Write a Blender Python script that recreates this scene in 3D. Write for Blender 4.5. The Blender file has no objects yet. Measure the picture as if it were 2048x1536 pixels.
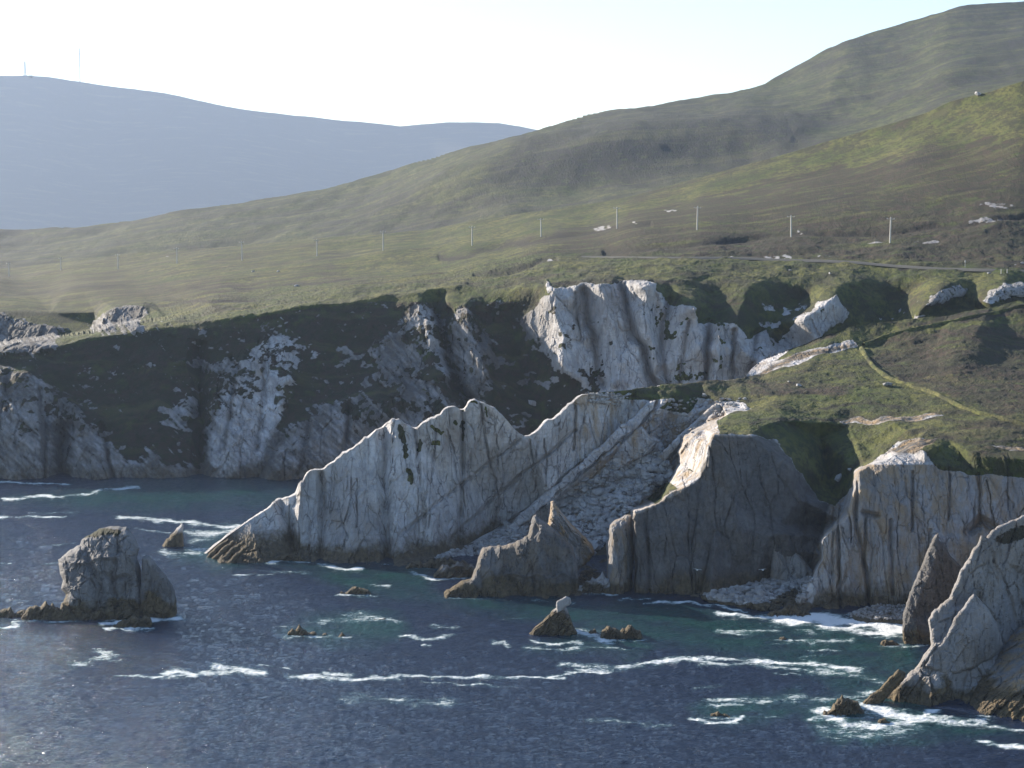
import bpy, math, random
import numpy as np
from mathutils import Vector
from mathutils.geometry import delaunay_2d_cdt

# ------------------------------------------------------------------ camera, light, world
F = 3600.0; H = 85.0; HOR = 430.0
PT = math.atan((768 - HOR) / F); CP = math.cos(PT); SP = math.sin(PT)
scene = bpy.context.scene
cam_d = bpy.data.cameras.new("camera"); cam = bpy.data.objects.new("camera", cam_d)
scene.collection.objects.link(cam)
cam.location = (0, 0, H); cam.rotation_euler = (math.pi / 2 - PT, 0, 0)
cam_d.sensor_width = 36; cam_d.lens = F / 2048 * 36; cam_d.clip_start = 1; cam_d.clip_end = 60000
scene.camera = cam

SUN_EL = math.radians(18); SUN_AZ = math.radians(-47)      # azimuth from +Y, negative = left
world = bpy.data.worlds.new("World"); scene.world = world; world.use_nodes = True
wn = world.node_tree.nodes; wl = world.node_tree.links; wn.clear()
sky = wn.new("ShaderNodeTexSky"); sky.sky_type = 'NISHITA'; sky.sun_disc = False
sky.sun_elevation = SUN_EL; sky.sun_rotation = SUN_AZ
sky.air_density = 1.0; sky.dust_density = 0.3; sky.ozone_density = 2.5; sky.altitude = 50
bg = wn.new("ShaderNodeBackground"); bg.inputs[1].default_value = 0.073
wo = wn.new("ShaderNodeOutputWorld")
wl.new(sky.outputs[0], bg.inputs[0]); wl.new(bg.outputs[0], wo.inputs[0])
sun_d = bpy.data.lights.new("sun", 'SUN'); sun_d.energy = 4.3; sun_d.angle = math.radians(0.5)
sun_d.color = (1.0, 0.9, 0.74)
sun = bpy.data.objects.new("sun", sun_d); scene.collection.objects.link(sun)
sdir = Vector((math.sin(SUN_AZ) * math.cos(SUN_EL), math.cos(SUN_AZ) * math.cos(SUN_EL), math.sin(SUN_EL)))
sun.rotation_euler = sdir.to_track_quat('Z', 'Y').to_euler()
scene.view_settings.view_transform = 'Standard'; scene.view_settings.look = 'None'
scene.view_settings.gamma = 1.0; scene.view_settings.exposure = 1.7
scene.cycles.volume_bounces = 1
scene.cycles.max_bounces = 5

# ------------------------------------------------------------------ projection helpers
def PW(px, py, D):
    u = (px - 1024) / F; v = -(py - 768) / F
    t = D / (CP + v * SP)
    return u * t, D + 0 * u, H + t * (-SP + v * CP)
def W(py, z=0.0):
    v = -(py - 768) / F
    t = (H - z) / (SP - v * CP)
    return t * (CP + v * SP)

# ------------------------------------------------------------------ numpy noise
def _h(ix, iy, iz, s=0):
    h = (ix.astype(np.int64) * 374761393 + iy.astype(np.int64) * 668265263 + iz.astype(np.int64) * 1274126177 + s * 974711) & 0xffffffff
    h = ((h ^ (h >> 13)) * 1274126177) & 0xffffffff
    h = ((h ^ (h >> 16)) * 668265263) & 0xffffffff
    return ((h ^ (h >> 15)) & 0xffffff) / float(0xffffff)
def vnoise(x, y, z, s=0):
    xi = np.floor(x); yi = np.floor(y); zi = np.floor(z)
    fx = x - xi; fy = y - yi; fz = z - zi
    ux = fx * fx * (3 - 2 * fx); uy = fy * fy * (3 - 2 * fy); uz = fz * fz * (3 - 2 * fz)
    r = 0
    for a in (0, 1):
        for b in (0, 1):
            for c in (0, 1):
                r = r + _h(xi + a, yi + b, zi + c, s) * (ux if a else 1 - ux) * (uy if b else 1 - uy) * (uz if c else 1 - uz)
    return r * 2 - 1
def fbm(x, y, z, o=4, s=0, g=0.5):
    r = 0; a = 1.0; t = 0
    for i in range(o):
        r = r + a * vnoise(x, y, z, s + i); t += a; a *= g
        x = x * 2.03 + 3.1; y = y * 2.03 + 1.7; z = z * 2.03 + 5.3
    return r / t
def ridged(x, y, z, o=4, s=0, g=0.5):
    r = 0; a = 1.0; t = 0
    for i in range(o):
        n = 1 - 2 * np.abs(vnoise(x, y, z, s + i)); r = r + a * n; t += a; a *= g
        x = x * 2.1 + 3.1; y = y * 2.1 + 1.7; z = z * 2.1 + 5.3
    return r / t
def worley(x, y, z, s=0):
    xi = np.floor(x); yi = np.floor(y); zi = np.floor(z)
    f1 = np.full(x.shape, 9.0); f2 = np.full(x.shape, 9.0); cr = np.zeros(x.shape)
    tx = np.zeros(x.shape); tz = np.zeros(x.shape)
    for a in (-1, 0, 1):
        for b in (-1, 0, 1):
            for c in (-1, 0, 1):
                cx = xi + a; cy = yi + b; cz = zi + c
                dx = cx + _h(cx, cy, cz, s) - x; dy = cy + _h(cx, cy, cz, s + 1) - y; dz = cz + _h(cx, cy, cz, s + 2) - z
                d = np.sqrt(dx * dx + dy * dy + dz * dz)
                m = d < f1
                f2 = np.where(m, f1, np.minimum(f2, d))
                rr = _h(cx, cy, cz, s + 3)
                cr = np.where(m, rr, cr); tx = np.where(m, dx, tx); tz = np.where(m, dz, tz); f1 = np.where(m, d, f1)
    return f1, f2, cr, tx, tz
def sstep(a, b, x):
    t = np.clip((x - a) / (b - a), 0, 1); return t * t * (3 - 2 * t)

# ------------------------------------------------------------------ 2d helpers (photo-space tracing of outlines)
def inside(poly, X, Y):
    c = np.zeros(X.shape, bool); n = len(poly)
    for i in range(n):
        x1, y1 = poly[i][:2]; x2, y2 = poly[(i + 1) % n][:2]
        if y1 == y2: continue
        k = ((y1 > Y) != (y2 > Y)) & (X < (x2 - x1) * (Y - y1) / (y2 - y1) + x1)
        c ^= k
    return c
def segdist(pts, X, Y, closed=False, near=False, sy=1.0):
    best = np.full(X.shape, 1e9); bx = X.copy() if near else None; by = Y.copy() if near else None
    n = len(pts)
    for i in range(n if closed else n - 1):
        x1, y1 = pts[i][:2]; x2, y2 = pts[(i + 1) % n][:2]
        dx = x2 - x1; dy = (y2 - y1) * sy; L = dx * dx + dy * dy + 1e-9
        t = np.clip(((X - x1) * dx + (Y - y1) * sy * dy) / L, 0, 1)
        qx = x1 + t * dx; qy = y1 + t * (y2 - y1)
        d = np.hypot(X - qx, (Y - qy) * sy)
        m = d < best
        if near: bx = np.where(m, qx, bx); by = np.where(m, qy, by)
        best = np.where(m, d, best)
    return (best, bx, by) if near else best

class Depth:
    """piecewise planar depth from control points (x, y, D)"""
    def __init__(self, pts, chains=()):
        P = []; idx = {}; E = []
        def add(p):
            x, y, D = p
            if D == 'w': D = float(W(y))
            k = (round(x, 2), round(y, 2))
            if k not in idx: idx[k] = len(P); P.append((x, y, D))
            return idx[k]
        for p in pts: add(p)
        for ch in chains:
            ii = [add(p) for p in ch]
            for a, b in zip(ii[:-1], ii[1:]):
                if a != b: E.append((a, b))
        self.P = P
        r = delaunay_2d_cdt([Vector((p[0], p[1])) for p in P], E, [], 0, 1e-4)
        vs, tris, ov = r[0], r[2], r[3]
        q = []
        for i, v in enumerate(vs):
            if len(ov[i]): q.append(1.0 / P[ov[i][0]][2])
            else:
                d = sorted((((p[0] - v.x) ** 2 + (p[1] - v.y) ** 2), p[2]) for p in P)[:2]
                q.append(1.0 / (d[0][1] * .5 + d[1][1] * .5))
        self.v = [(v.x, v.y) for v in vs]; self.q = q; self.t = tris
    def grid(self, xs, ys):
        out = np.full((len(ys), len(xs)), np.nan)
        for t in self.t:
            a, b, c = t[0], t[1], t[2]
            (x0, y0), (x1, y1), (x2, y2) = self.v[a], self.v[b], self.v[c]
            i0 = np.searchsorted(xs, min(x0, x1, x2) - 1e-6); i1 = np.searchsorted(xs, max(x0, x1, x2) + 1e-6)
            j0 = np.searchsorted(ys, min(y0, y1, y2) - 1e-6); j1 = np.searchsorted(ys, max(y0, y1, y2) + 1e-6)
            if i1 <= i0 or j1 <= j0: continue
            X, Y = np.meshgrid(xs[i0:i1], ys[j0:j1])
            det = (y1 - y2) * (x0 - x2) + (x2 - x1) * (y0 - y2)
            if abs(det) < 1e-9: continue
            l0 = ((y1 - y2) * (X - x2) + (x2 - x1) * (Y - y2)) / det
            l1 = ((y2 - y0) * (X - x2) + (x0 - x2) * (Y - y2)) / det
            l2 = 1 - l0 - l1
            m = (l0 >= -1e-6) & (l1 >= -1e-6) & (l2 >= -1e-6)
            val = l0 * self.q[a] + l1 * self.q[b] + l2 * self.q[c]
            sub = out[j0:j1, i0:i1]; sub[m] = val[m]
        # fill outside the hull by spreading
        for k in range(400):
            bad = np.isnan(out)
            if not bad.any(): break
            for ax, sh in ((1, 1), (1, -1), (0, 1), (0, -1)):
                r = np.roll(out, sh, ax)
                if ax == 1: r[:, 0 if sh == 1 else -1] = np.nan
                else: r[0 if sh == 1 else -1, :] = np.nan
                m = np.isnan(out) & ~np.isnan(r); out[m] = r[m]
        return 1.0 / out

def blur(A, n, wt=None):
    for _ in range(n):
        B = np.pad(A, 1, mode='edge')
        C = (B[1:-1, :-2] + B[1:-1, 2:] + B[:-2, 1:-1] + B[2:, 1:-1] + 2 * A) / 6
        A = C if wt is None else A + (C - A) * wt
    return A

def gauss(A, s):
    p = int(3 * s) + 1; B = np.pad(A, p, mode='edge')
    fy = np.fft.fftfreq(B.shape[0])[:, None]; fx = np.fft.rfftfreq(B.shape[1])[None, :]
    K = np.exp(-2 * (math.pi * s) ** 2 * (fx * fx + fy * fy))
    return np.fft.irfft2(np.fft.rfft2(B) * K, s=B.shape)[p:-p, p:-p]

def mesh_from(name, co, faces, mat, attrs=None, smooth=True):
    me = bpy.data.meshes.new(name)
    co = np.asarray(co, np.float32); faces = np.asarray(faces, np.int32)
    k = faces.shape[1]
    me.vertices.add(len(co)); me.vertices.foreach_set("co", co.ravel())
    me.loops.add(faces.size); me.loops.foreach_set("vertex_index", faces.ravel())
    me.polygons.add(len(faces)); me.polygons.foreach_set("loop_start", np.arange(0, faces.size, k, dtype=np.int32))
    me.polygons.foreach_set("loop_total", np.full(len(faces), k, np.int32))
    me.polygons.foreach_set("use_smooth", np.full(len(faces), smooth, bool))
    me.update(calc_edges=True); me.validate()
    if attrs is not None:
        at = me.color_attributes.new("m", 'FLOAT_COLOR', 'POINT')
        at.data.foreach_set("color", np.asarray(attrs, np.float32).ravel())
    me.materials.append(mat)
    o = bpy.data.objects.new(name, me); scene.collection.objects.link(o)
    return o
def tag(o, label=None, cat=None, group=None, kind=None):
    if label: o["label"] = label
    if cat: o["category"] = cat
    if group: o["group"] = group
    if kind: o["kind"] = kind
    return o

# ------------------------------------------------------------------ node material helpers
class NT:
    def __init__(self, name):
        self.m = bpy.data.materials.new(name); self.m.use_nodes = True
        self.t = self.m.node_tree; self.t.nodes.clear()
        self.out = self.t.nodes.new("ShaderNodeOutputMaterial")
    def n(self, typ, **kw):
        nd = self.t.nodes.new(typ)
        for k, v in kw.items(): setattr(nd, k, v)
        return nd
    def l(self, a, b): self.t.links.new(a, b)
    def _in(self, sock, v):
        if isinstance(v, bpy.types.NodeSocket): self.l(v, sock)
        elif v is not None: sock.default_value = v
    def math(self, op, a, b=None, c=None, clamp=False):
        nd = self.n("ShaderNodeMath", operation=op); nd.use_clamp = clamp
        self._in(nd.inputs[0], a); self._in(nd.inputs[1], b)
        if c is not None: self._in(nd.inputs[2], c)
        return nd.outputs[0]
    def mix(self, f, a, b, blend='MIX'):
        nd = self.n("ShaderNodeMix", data_type='RGBA', blend_type=blend)
        self._in(nd.inputs[0], f)
        for s, v in ((nd.inputs[6], a), (nd.inputs[7], b)):
            if isinstance(v, tuple): s.default_value = (v[0], v[1], v[2], 1)
            else: self.l(v, s)
        return nd.outputs[2]
    def pos(self, scale=(1, 1, 1), rot=(0, 0, 0)):
        g = self.n("ShaderNodeTexCoord"); mp = self.n("ShaderNodeMapping")
        mp.inputs[3].default_value = scale; mp.inputs[2].default_value = rot
        self.l(g.outputs["Object"], mp.inputs[0]); return mp.outputs[0]
    def noise(self, vec, scale, detail=4, rough=0.55, dist=0.0):
        nd = self.n("ShaderNodeTexNoise"); self.l(vec, nd.inputs["Vector"])
        nd.inputs["Scale"].default_value = scale; nd.inputs["Detail"].default_value = detail
        nd.inputs["Roughness"].default_value = rough; nd.inputs["Distortion"].default_value = dist
        return nd.outputs[0]
    def voro(self, vec, scale, feature='DISTANCE_TO_EDGE', out=0):
        nd = self.n("ShaderNodeTexVoronoi", feature=feature); self.l(vec, nd.inputs["Vector"])
        nd.inputs["Scale"].default_value = scale; return nd.outputs[out]
    def rng(self, v, a, b, c=0.0, d=1.0):
        nd = self.n("ShaderNodeMapRange"); self._in(nd.inputs[0], v)
        for i, x in enumerate((a, b, c, d)): nd.inputs[i + 1].default_value = x
        return nd.outputs[0]
    def attr(self):
        a = self.n("ShaderNodeAttribute", attribute_name="m"); s = self.n("ShaderNodeSeparateColor")
        self.l(a.outputs["Color"], s.inputs[0]); return s.outputs[0], s.outputs[1], s.outputs[2], a.outputs["Alpha"]

def land_material(name, gcol=((.046, .068, .011), (.135, .128, .036), (.052, .036, .026)), rockA=(.50, .485, .50), rockB=(.74, .72, .735),
                  streak_rot=(0, 0, 0), bed=(0, math.radians(-38), 0), gs=1.0):
    N = NT(name); R, G, B, A = N.attr()
    p = N.pos()
    # ---- rock
    n1 = N.noise(p, .11, 5, .6); n2 = N.noise(p, .9, 6, .65)
    col = N.mix(N.rng(n1, .32, .68), rockA, rockB)
    col = N.mix(N.rng(n2, .4, .8, 0, .5), col, (.36, .35, .365))
    vs = N.noise(N.pos((1.1, .5, .09)), 1.0, 5, .62)
    col = N.mix(N.rng(vs, .52, .74, 0, .5), col, (.2, .2, .21))
    vb = N.noise(N.pos((.1, .3, 1.3), bed), 1.0, 4, .6)
    col = N.mix(N.rng(vb, .55, .72, 0, .3), col, (.19, .18, .19))
    # joints
    wp = N.n("ShaderNodeVectorMath", operation='ADD')
    nz = N.n("ShaderNodeTexNoise"); N.l(p, nz.inputs["Vector"]); nz.inputs["Scale"].default_value = .25; nz.inputs["Detail"].default_value = 3
    sc = N.n("ShaderNodeVectorMath", operation='SCALE'); N.l(nz.outputs[1], sc.inputs[0]); sc.inputs["Scale"].default_value = 3.0
    mp = N.n("ShaderNodeMapping"); mp.inputs[3].default_value = (.36, .2, .055)
    N.l(p, wp.inputs[0]); N.l(sc.outputs[0], wp.inputs[1]); N.l(wp.outputs[0], mp.inputs[0])
    vc = N.voro(mp.outputs[0], 1.0)
    crack = N.rng(vc, 0.0, .035, 1, 0)
    crack = N.math('MULTIPLY', crack, N.rng(N.noise(p, .17, 3, .6), .36, .56))
    mp2 = N.n("ShaderNodeMapping"); mp2.inputs[3].default_value = (.5, .8, .9); mp2.inputs[2].default_value = (0, math.radians(35), 0)
    N.l(wp.outputs[0], mp2.inputs[0])
    vc2 = N.voro(mp2.outputs[0], 1.1)
    crack2 = N.math('MULTIPLY', N.rng(vc2, 0.0, .03, 1, 0), N.rng(n2, .5, .75))
    col = N.mix(N.math('MULTIPLY', crack, .75), col, (.07, .07, .075))
    col = N.mix(N.math('MULTIPLY', crack2, .3), col, (.11, .11, .11))
    nm = N.noise(N.pos((.3, .2, .16)), 1.0, 5, .68)
    col = N.mix(N.rng(nm, .5, .68, 0, .6), col, (.26, .25, .265))
    col = N.mix(N.rng(N.noise(p, .05, 3, .5), .5, .66, 0, .45), col, (.3, .27, .25))
    # tone: darker slaty rock
    dk = N.mix(N.rng(n2, .3, .7), (.07, .067, .067), (.14, .133, .132))
    col = N.mix(N.math('MULTIPLY', B, N.rng(n1, .3, .6, .85, 1.15), clamp=True), col, dk)
    # ochre stains
    st = N.rng(N.noise(N.pos((.35, .35, .12)), 1.0, 4, .6), .42, .62)
    col = N.mix(N.math('MULTIPLY', A, st, clamp=True), col, (.33, .23, .13))
    # tidal browns
    br = N.mix(N.rng(N.noise(p, .7, 5, .7), .35, .65), (.042, .032, .02), (.15, .11, .06))
    gf = N.math('ADD', G, N.math('MULTIPLY', N.math('SUBTRACT', n2, .5), .9))
    col = N.mix(N.rng(gf, .2, .85, 0, .95), col, br)
    # ---- grass
    ga = N.noise(N.pos((.05, .03, .05)), 1.0, 5, .6); gb = N.noise(N.pos((.02, .07, .12)), 1.0 * gs, 6, .7)
    gc = N.noise(N.pos((.5, .25, .5)), 1.0 * gs, 5, .75)
    g = N.mix(N.rng(ga, .36, .64), gcol[0], gcol[1])
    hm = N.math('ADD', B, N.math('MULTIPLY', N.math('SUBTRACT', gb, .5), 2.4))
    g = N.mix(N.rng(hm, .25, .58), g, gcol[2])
    g = N.mix(N.rng(gc, .46, .58, 0, .8), g, (.026, .032, .014))
    gd = N.noise(N.pos((.13, .07, .13)), 1.0 * gs, 6, .72)
    g = N.mix(N.rng(gd, .49, .59, 0, .8), g, (.034, .033, .018))
    g = N.mix(N.rng(N.noise(p, .12, 4, .6), .56, .7, 0, .6), g, (.078, .102, .024))
    gl = N.noise(N.pos((.012, .09, .05)), 1.0 * gs, 5, .65)
    g = N.mix(N.rng(gl, .52, .64, 0, .45), g, (.032, .036, .016))
    g = N.mix(N.rng(gl, .46, .36, 0, .34), g, (.12, .12, .045))
    peat = N.math('MULTIPLY', A, N.rng(gc, .3, .5, .6, 1), clamp=True)
    g = N.mix(peat, g, (.022, .018, .015))
    rf = N.math('ADD', R, N.math('MULTIPLY', N.math('SUBTRACT', N.noise(p, .8, 5, .7), .5), 1.1))
    rf = N.rng(rf, .42, .58)
    col = N.mix(rf, col, g)
    # ---- bump
    hb = N.math('MULTIPLY', N.math('SUBTRACT', 1.0, crack), .35)
    hb = N.math('ADD', hb, N.math('MULTIPLY', n2, .9))
    hb = N.math('ADD', hb, N.math('MULTIPLY', vs, .5))
    hb = N.math('ADD', hb, N.math('MULTIPLY', vb, .4))
    hb = N.math('ADD', hb, N.math('MULTIPLY', crack2, -.25))
    hg = N.math('MULTIPLY', N.math('ADD', gc, N.noise(p, 1.3 * gs, 4, .7)), .9 / gs)
    mh = N.n("ShaderNodeMix", data_type='FLOAT'); N.l(rf, mh.inputs[0]); N.l(hb, mh.inputs[2]); N.l(hg, mh.inputs[3])
    bm = N.n("ShaderNodeBump"); bm.inputs["Strength"].default_value = .85; bm.inputs["Distance"].default_value = 1.0
    N.l(mh.outputs[0], bm.inputs["Height"])
    b = N.n("ShaderNodeBsdfPrincipled"); N.l(col, b.inputs["Base Color"]); N.l(bm.outputs[0], b.inputs["Normal"])
    b.inputs["Roughness"].default_value = .9; b.inputs["Specular IOR Level"].default_value = .2
    N.l(b.outputs[0], N.out.inputs[0]); return N.m

def simple_material(name, c1, c2, scale=1.0, rough=.8, bump=.3):
    N = NT(name); p = N.pos(); n1 = N.noise(p, scale, 4, .6)
    b = N.n("ShaderNodeBsdfPrincipled"); N.l(N.mix(N.rng(n1, .3, .7), c1, c2), b.inputs["Base Color"])
    bm = N.n("ShaderNodeBump"); bm.inputs["Distance"].default_value = bump; N.l(n1, bm.inputs["Height"]); N.l(bm.outputs[0], b.inputs["Normal"])
    b.inputs["Roughness"].default_value = rough; N.l(b.outputs[0], N.out.inputs[0]); return N.m

M_LAND = land_material("moor_and_rock")
M_HILL = land_material("heather_hill", gcol=((.040, .055, .018), (.10, .10, .036), (.038, .034, .032)), gs=.4)

# ------------------------------------------------------------------ patch builder
class Patch: pass
def paint(val, polys, X, Y, v, soft=4, warp=10, seed=0):
    a = fbm(X / 38, Y / 26, X * 0, 4, seed + 11) * warp * 1.6; b = fbm(X / 30, Y / 22, X * 0 + 5, 4, seed + 21) * warp
    XX = X + a; YY = Y + b
    for poly in polys:
        xs = [q[0] for q in poly]; ys = [q[1] for q in poly]; m = 40
        k = (XX > min(xs) - m) & (XX < max(xs) + m) & (YY > min(ys) - m) & (YY < max(ys) + m)
        if not k.any(): continue
        x = XX[k]; y = YY[k]
        d = segdist(poly, x, y, closed=True); ins = inside(poly, x, y)
        w = sstep(-soft, soft, np.where(ins, d, -d))
        val[k] = val[k] * (1 - w) + v * w
    return val

def build_patch(name, poly, depth, step, feats=(), blurn=1, blurw=None, dispf=None, maskf=None, mat=None, thick=0, rim=0, rimw=12, back=True, kind='structure', gs=(), fwarp=8):
    x0 = min(p[0] for p in poly); x1 = max(p[0] for p in poly); y0 = min(p[1] for p in poly); y1 = max(p[1] for p in poly)
    xs = np.arange(x0 - step, x1 + 2 * step, step, dtype=float); ys = np.arange(y0 - step, y1 + 2 * step, step, dtype=float)
    Dg = depth.grid(xs, ys) if isinstance(depth, Depth) else depth(*np.meshgrid(xs, ys))
    X, Y = np.meshgrid(xs, ys)
    wt = None if blurw is None else blurw(X, Y)
    Dg = 1 / blur(1 / Dg, blurn, wt)
    for sg, wf in gs:
        w = wf(X, Y) if callable(wf) else wf
        q = 1 / Dg; Dg = 1 / (q * (1 - w) + gauss(q, sg / step) * w)
    for f in feats:
        pl, wd, amp = f[:3]
        d = segdist(pl, X + fwarp * vnoise(X / 25, Y / 25, X * 0, 77), Y + fwarp * vnoise(X / 25, Y / 25, X * 0, 78))
        Dg = Dg + amp * np.clip(1 - d / wd, 0, 1) ** (f[3] if len(f) > 3 else 1)
    ins = inside(poly, X, Y)
    ny, nx = X.shape
    cell = ins[:-1, :-1] | ins[1:, :-1] | ins[:-1, 1:] | ins[1:, 1:]
    used = np.zeros_like(ins)
    used[:-1, :-1] |= cell; used[1:, :-1] |= cell; used[:-1, 1:] |= cell; used[1:, 1:] |= cell
    bnd = used & ~ins
    d, bx, by = segdist(poly, X[bnd], Y[bnd], closed=True, near=True)
    XX = X.copy(); YY = Y.copy(); XX[bnd] = bx; YY[bnd] = by
    idx = -np.ones(X.shape, np.int64); idx[used] = np.arange(used.sum())
    vx = XX[used]; vy = YY[used]; D = Dg[used]; isb = bnd[used]
    quads = np.stack([idx[1:, :-1][cell], idx[1:, 1:][cell], idx[:-1, 1:][cell], idx[:-1, :-1][cell]], 1)
    de = None
    if rim or thick:
        de = segdist(poly, vx, vy, closed=True); de[isb] = 0
    if rim:
        e = np.clip(de / rimw, 0, 1)
        D = D + rim * (1 - np.sqrt(np.clip(1 - (1 - e) ** 2, 0, 1)))
    wx, wy, wz = PW(vx, vy, D)
    dd = dispf(vx, vy, wx, wy, wz, de) if dispf else 0 * wx
    if isinstance(dd, tuple): dy, dz = dd
    else: dy, dz = -dd, dd * .35
    if de is not None:
        fd = .25 + .75 * np.clip(de / 10, 0, 1); dy = dy * fd; dz = dz * fd
    co = np.stack([wx, wy + dy, wz + dz], 1)
    M = maskf(vx, vy, wx, wy, wz, co) if maskf else np.zeros((len(vx), 4))
    if thick and back:
        e = np.clip(de / (rimw * 1.3), 0, 1)
        Db = D + thick * np.sqrt(e) + (rim * 0 if rim else 0)
        tb = thick * np.sqrt(e) * (1 + .25 * vnoise(wx / 3, wz / 3, wy * 0, 5)) + 0 * wx
        bxw, byw, bzw = PW(vx, vy, wy + tb)
        bi = np.where(isb, np.arange(len(vx)), 0)
        nb = (~isb).sum(); m2 = np.arange(len(vx)); m2[~isb] = len(vx) + np.arange(nb)
        co = np.concatenate([co, np.stack([bxw, byw, bzw], 1)[~isb]])
        M = np.concatenate([M, M[~isb]])
        quads = np.concatenate([quads, m2[quads][:, ::-1]])
    o = mesh_from(name, co, quads, mat or M_LAND, M, smooth=mat is not None)
    if kind: o["kind"] = kind
    P = Patch(); P.o = o; P.xs = xs; P.ys = ys
    Zd = np.full(X.shape, np.nan); 
    Yg = np.full(X.shape, np.nan); Xg = np.full(X.shape, np.nan)
    n = len(vx); Xg[used] = co[:n, 0]; Yg[used] = co[:n, 1]; Zd[used] = co[:n, 2]
    P.X, P.Y, P.Z = Xg, Yg, Zd
    P.used = used
    return P
def sample(P, px, py):
    fi = (px - P.xs[0]) / (P.xs[1] - P.xs[0]); fj = (py - P.ys[0]) / (P.ys[1] - P.ys[0])
    i = int(round(fi)); j = int(round(fj))
    i = max(0, min(len(P.xs) - 1, i)); j = max(0, min(len(P.ys) - 1, j))
    for r in range(6):
        a = P.X[max(0, j - r):j + r + 1, max(0, i - r):i + r + 1]
        if not np.isnan(a).all():
            return Vector((np.nanmedian(a), np.nanmedian(P.Y[max(0, j - r):j + r + 1, max(0, i - r):i + r + 1]), np.nanmedian(P.Z[max(0, j - r):j + r + 1, max(0, i - r):i + r + 1])))
    return Vector(PW(px, py, 500))

def rock_disp(x, y, z, amp=1.0, cw=4.0, ch=12.0, dip=0.0, s=0):
    """jointed blocks: cells cw wide, ch tall, leaning by dip, plus ridged roughness"""
    wxp = x + 1.0 * fbm(x / 7, y / 7, z / 9, 2, s + 40); wzp = z + 1.0 * fbm(x / 7, y / 7, z / 7 + 9, 2, s + 44)
    c, q = math.cos(dip), math.sin(dip)
    a = wxp * c + wzp * q; b = -wxp * q + wzp * c
    f1, f2, cr, tx, tz = worley(a / cw, y / (cw * 2.6), b / ch, s)
    d = (cr - .5) * 1.5 - 1.5 * tx * (cr * 2 - .7) + 1.0 * tz * (((cr * 7.3) % 1) - .5) - .9 * np.exp(-((f2 - f1) / .04) ** 2) * (cr > .3)
    f1, f2, cr2, tx, tz = worley(a / (cw * .36), y / cw, b / (ch * .27), s + 9)
    d = d + (cr2 - .5) * .7 - .75 * tx * (cr2 * 2 - .8) + .5 * tz * (((cr2 * 5.1) % 1) - .6) - .25 * np.exp(-((f2 - f1) / .06) ** 2) * (cr2 > .5)
    f1, f2, cr3, tx, tz = worley(a / (cw * .15), y / (cw * .4), b / (ch * .09), s + 19)
    d = d + (cr3 - .5) * .32 - .35 * tx * (cr3 * 2 - .8)
    d = d + .45 * ridged(a / 8, y / 11, b / 22, 3, s + 20) + .22 * fbm(a / .9, y / 1.2, b / 1.6, 3, s + 30)
    return d * amp

# ================================================================== far mountain
sky0 = [(-500, 168), (-200, 156), (0, 152), (50, 152), (160, 163), (330, 185), (450, 210), (600, 233), (700, 243), (800, 253), (850, 248), (900, 244), (1000, 246), (1080, 259), (1200, 295), (1400, 330)]
poly = sky0 + [(1400, 480), (-500, 480)]
FAR = build_patch("mountain", poly, Depth([(x, y, 11000) for x, y in sky0] + [(x, 480, 9000) for x in range(-500, 1500, 200)] + [(200, 330, 10200), (700, 340, 10400)]), 4,
    dispf=lambda vx, vy, x, y, z, de: (0 * x, 14 * fbm(x / 400, y / 400, x * 0, 4, 3)),
    maskf=lambda vx, vy, x, y, z, co: np.stack([x * 0 + 1, x * 0, x * 0 + 1, x * 0], 1), mat=M_HILL, blurn=10, gs=[(60, 1.0)])
tag(FAR.o, "distant hazy blue mountain with a rounded ridge and masts on top")

# ================================================================== middle hill
sky1 = [(-500, 470), (0, 458), (130, 452), (240, 440), (450, 415), (600, 388), (700, 365), (800, 338), (900, 305), (1000, 280), (1050, 265), (1080, 258), (1130, 240), (1220, 215), (1330, 198), (1450, 182), (1530, 160), (1570, 138), (1620, 115), (1660, 95), (1700, 80), (1800, 48), (1860, 30), (1920, 18), (1980, 14), (2048, 9), (2300, 0), (2600, -10)]
D1 = {-500: 2300, 0: 2150, 130: 2100, 240: 2050, 450: 2000, 600: 2000}
p1 = [(x, y, D1.get(x, 2050 + max(0, (x - 700)) * .22)) for x, y in sky1]
hb = [(860, 372, 1650), (980, 366, 1615), (1100, 362, 1605), (1200, 360, 1600), (1300, 355, 1595), (1450, 341, 1595), (1560, 318, 1605), (1680, 285, 1640)]
ht = [(860, 345, 1700), (980, 300, 1715), (1060, 274, 1722), (1130, 262, 1722), (1220, 252, 1715), (1320, 248, 1708), (1450, 250, 1700), (1560, 256, 1695), (1680, 250, 1740)]
p1 += [(-500, 600, 1500), (0, 560, 1480), (480, 540, 1450), (1000, 480, 1350), (1500, 400, 1300), (2048, 260, 1300), (2600, 200, 1300),
       (300, 470, 1780), (700, 440, 1640), (900, 400, 1620), (1100, 385, 1560), (1300, 365, 1500), 
       (1600, 220, 1900), (1300, 225, 1900), (1800, 180, 1850), (1900, 200, 1600), (2048, 120, 1800), (2300, 100, 1800)]
poly = sky1 + [(2600, 300), (2048, 300), (1500, 420), (1000, 500), (480, 560), (0, 590), (-500, 600)]
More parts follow.
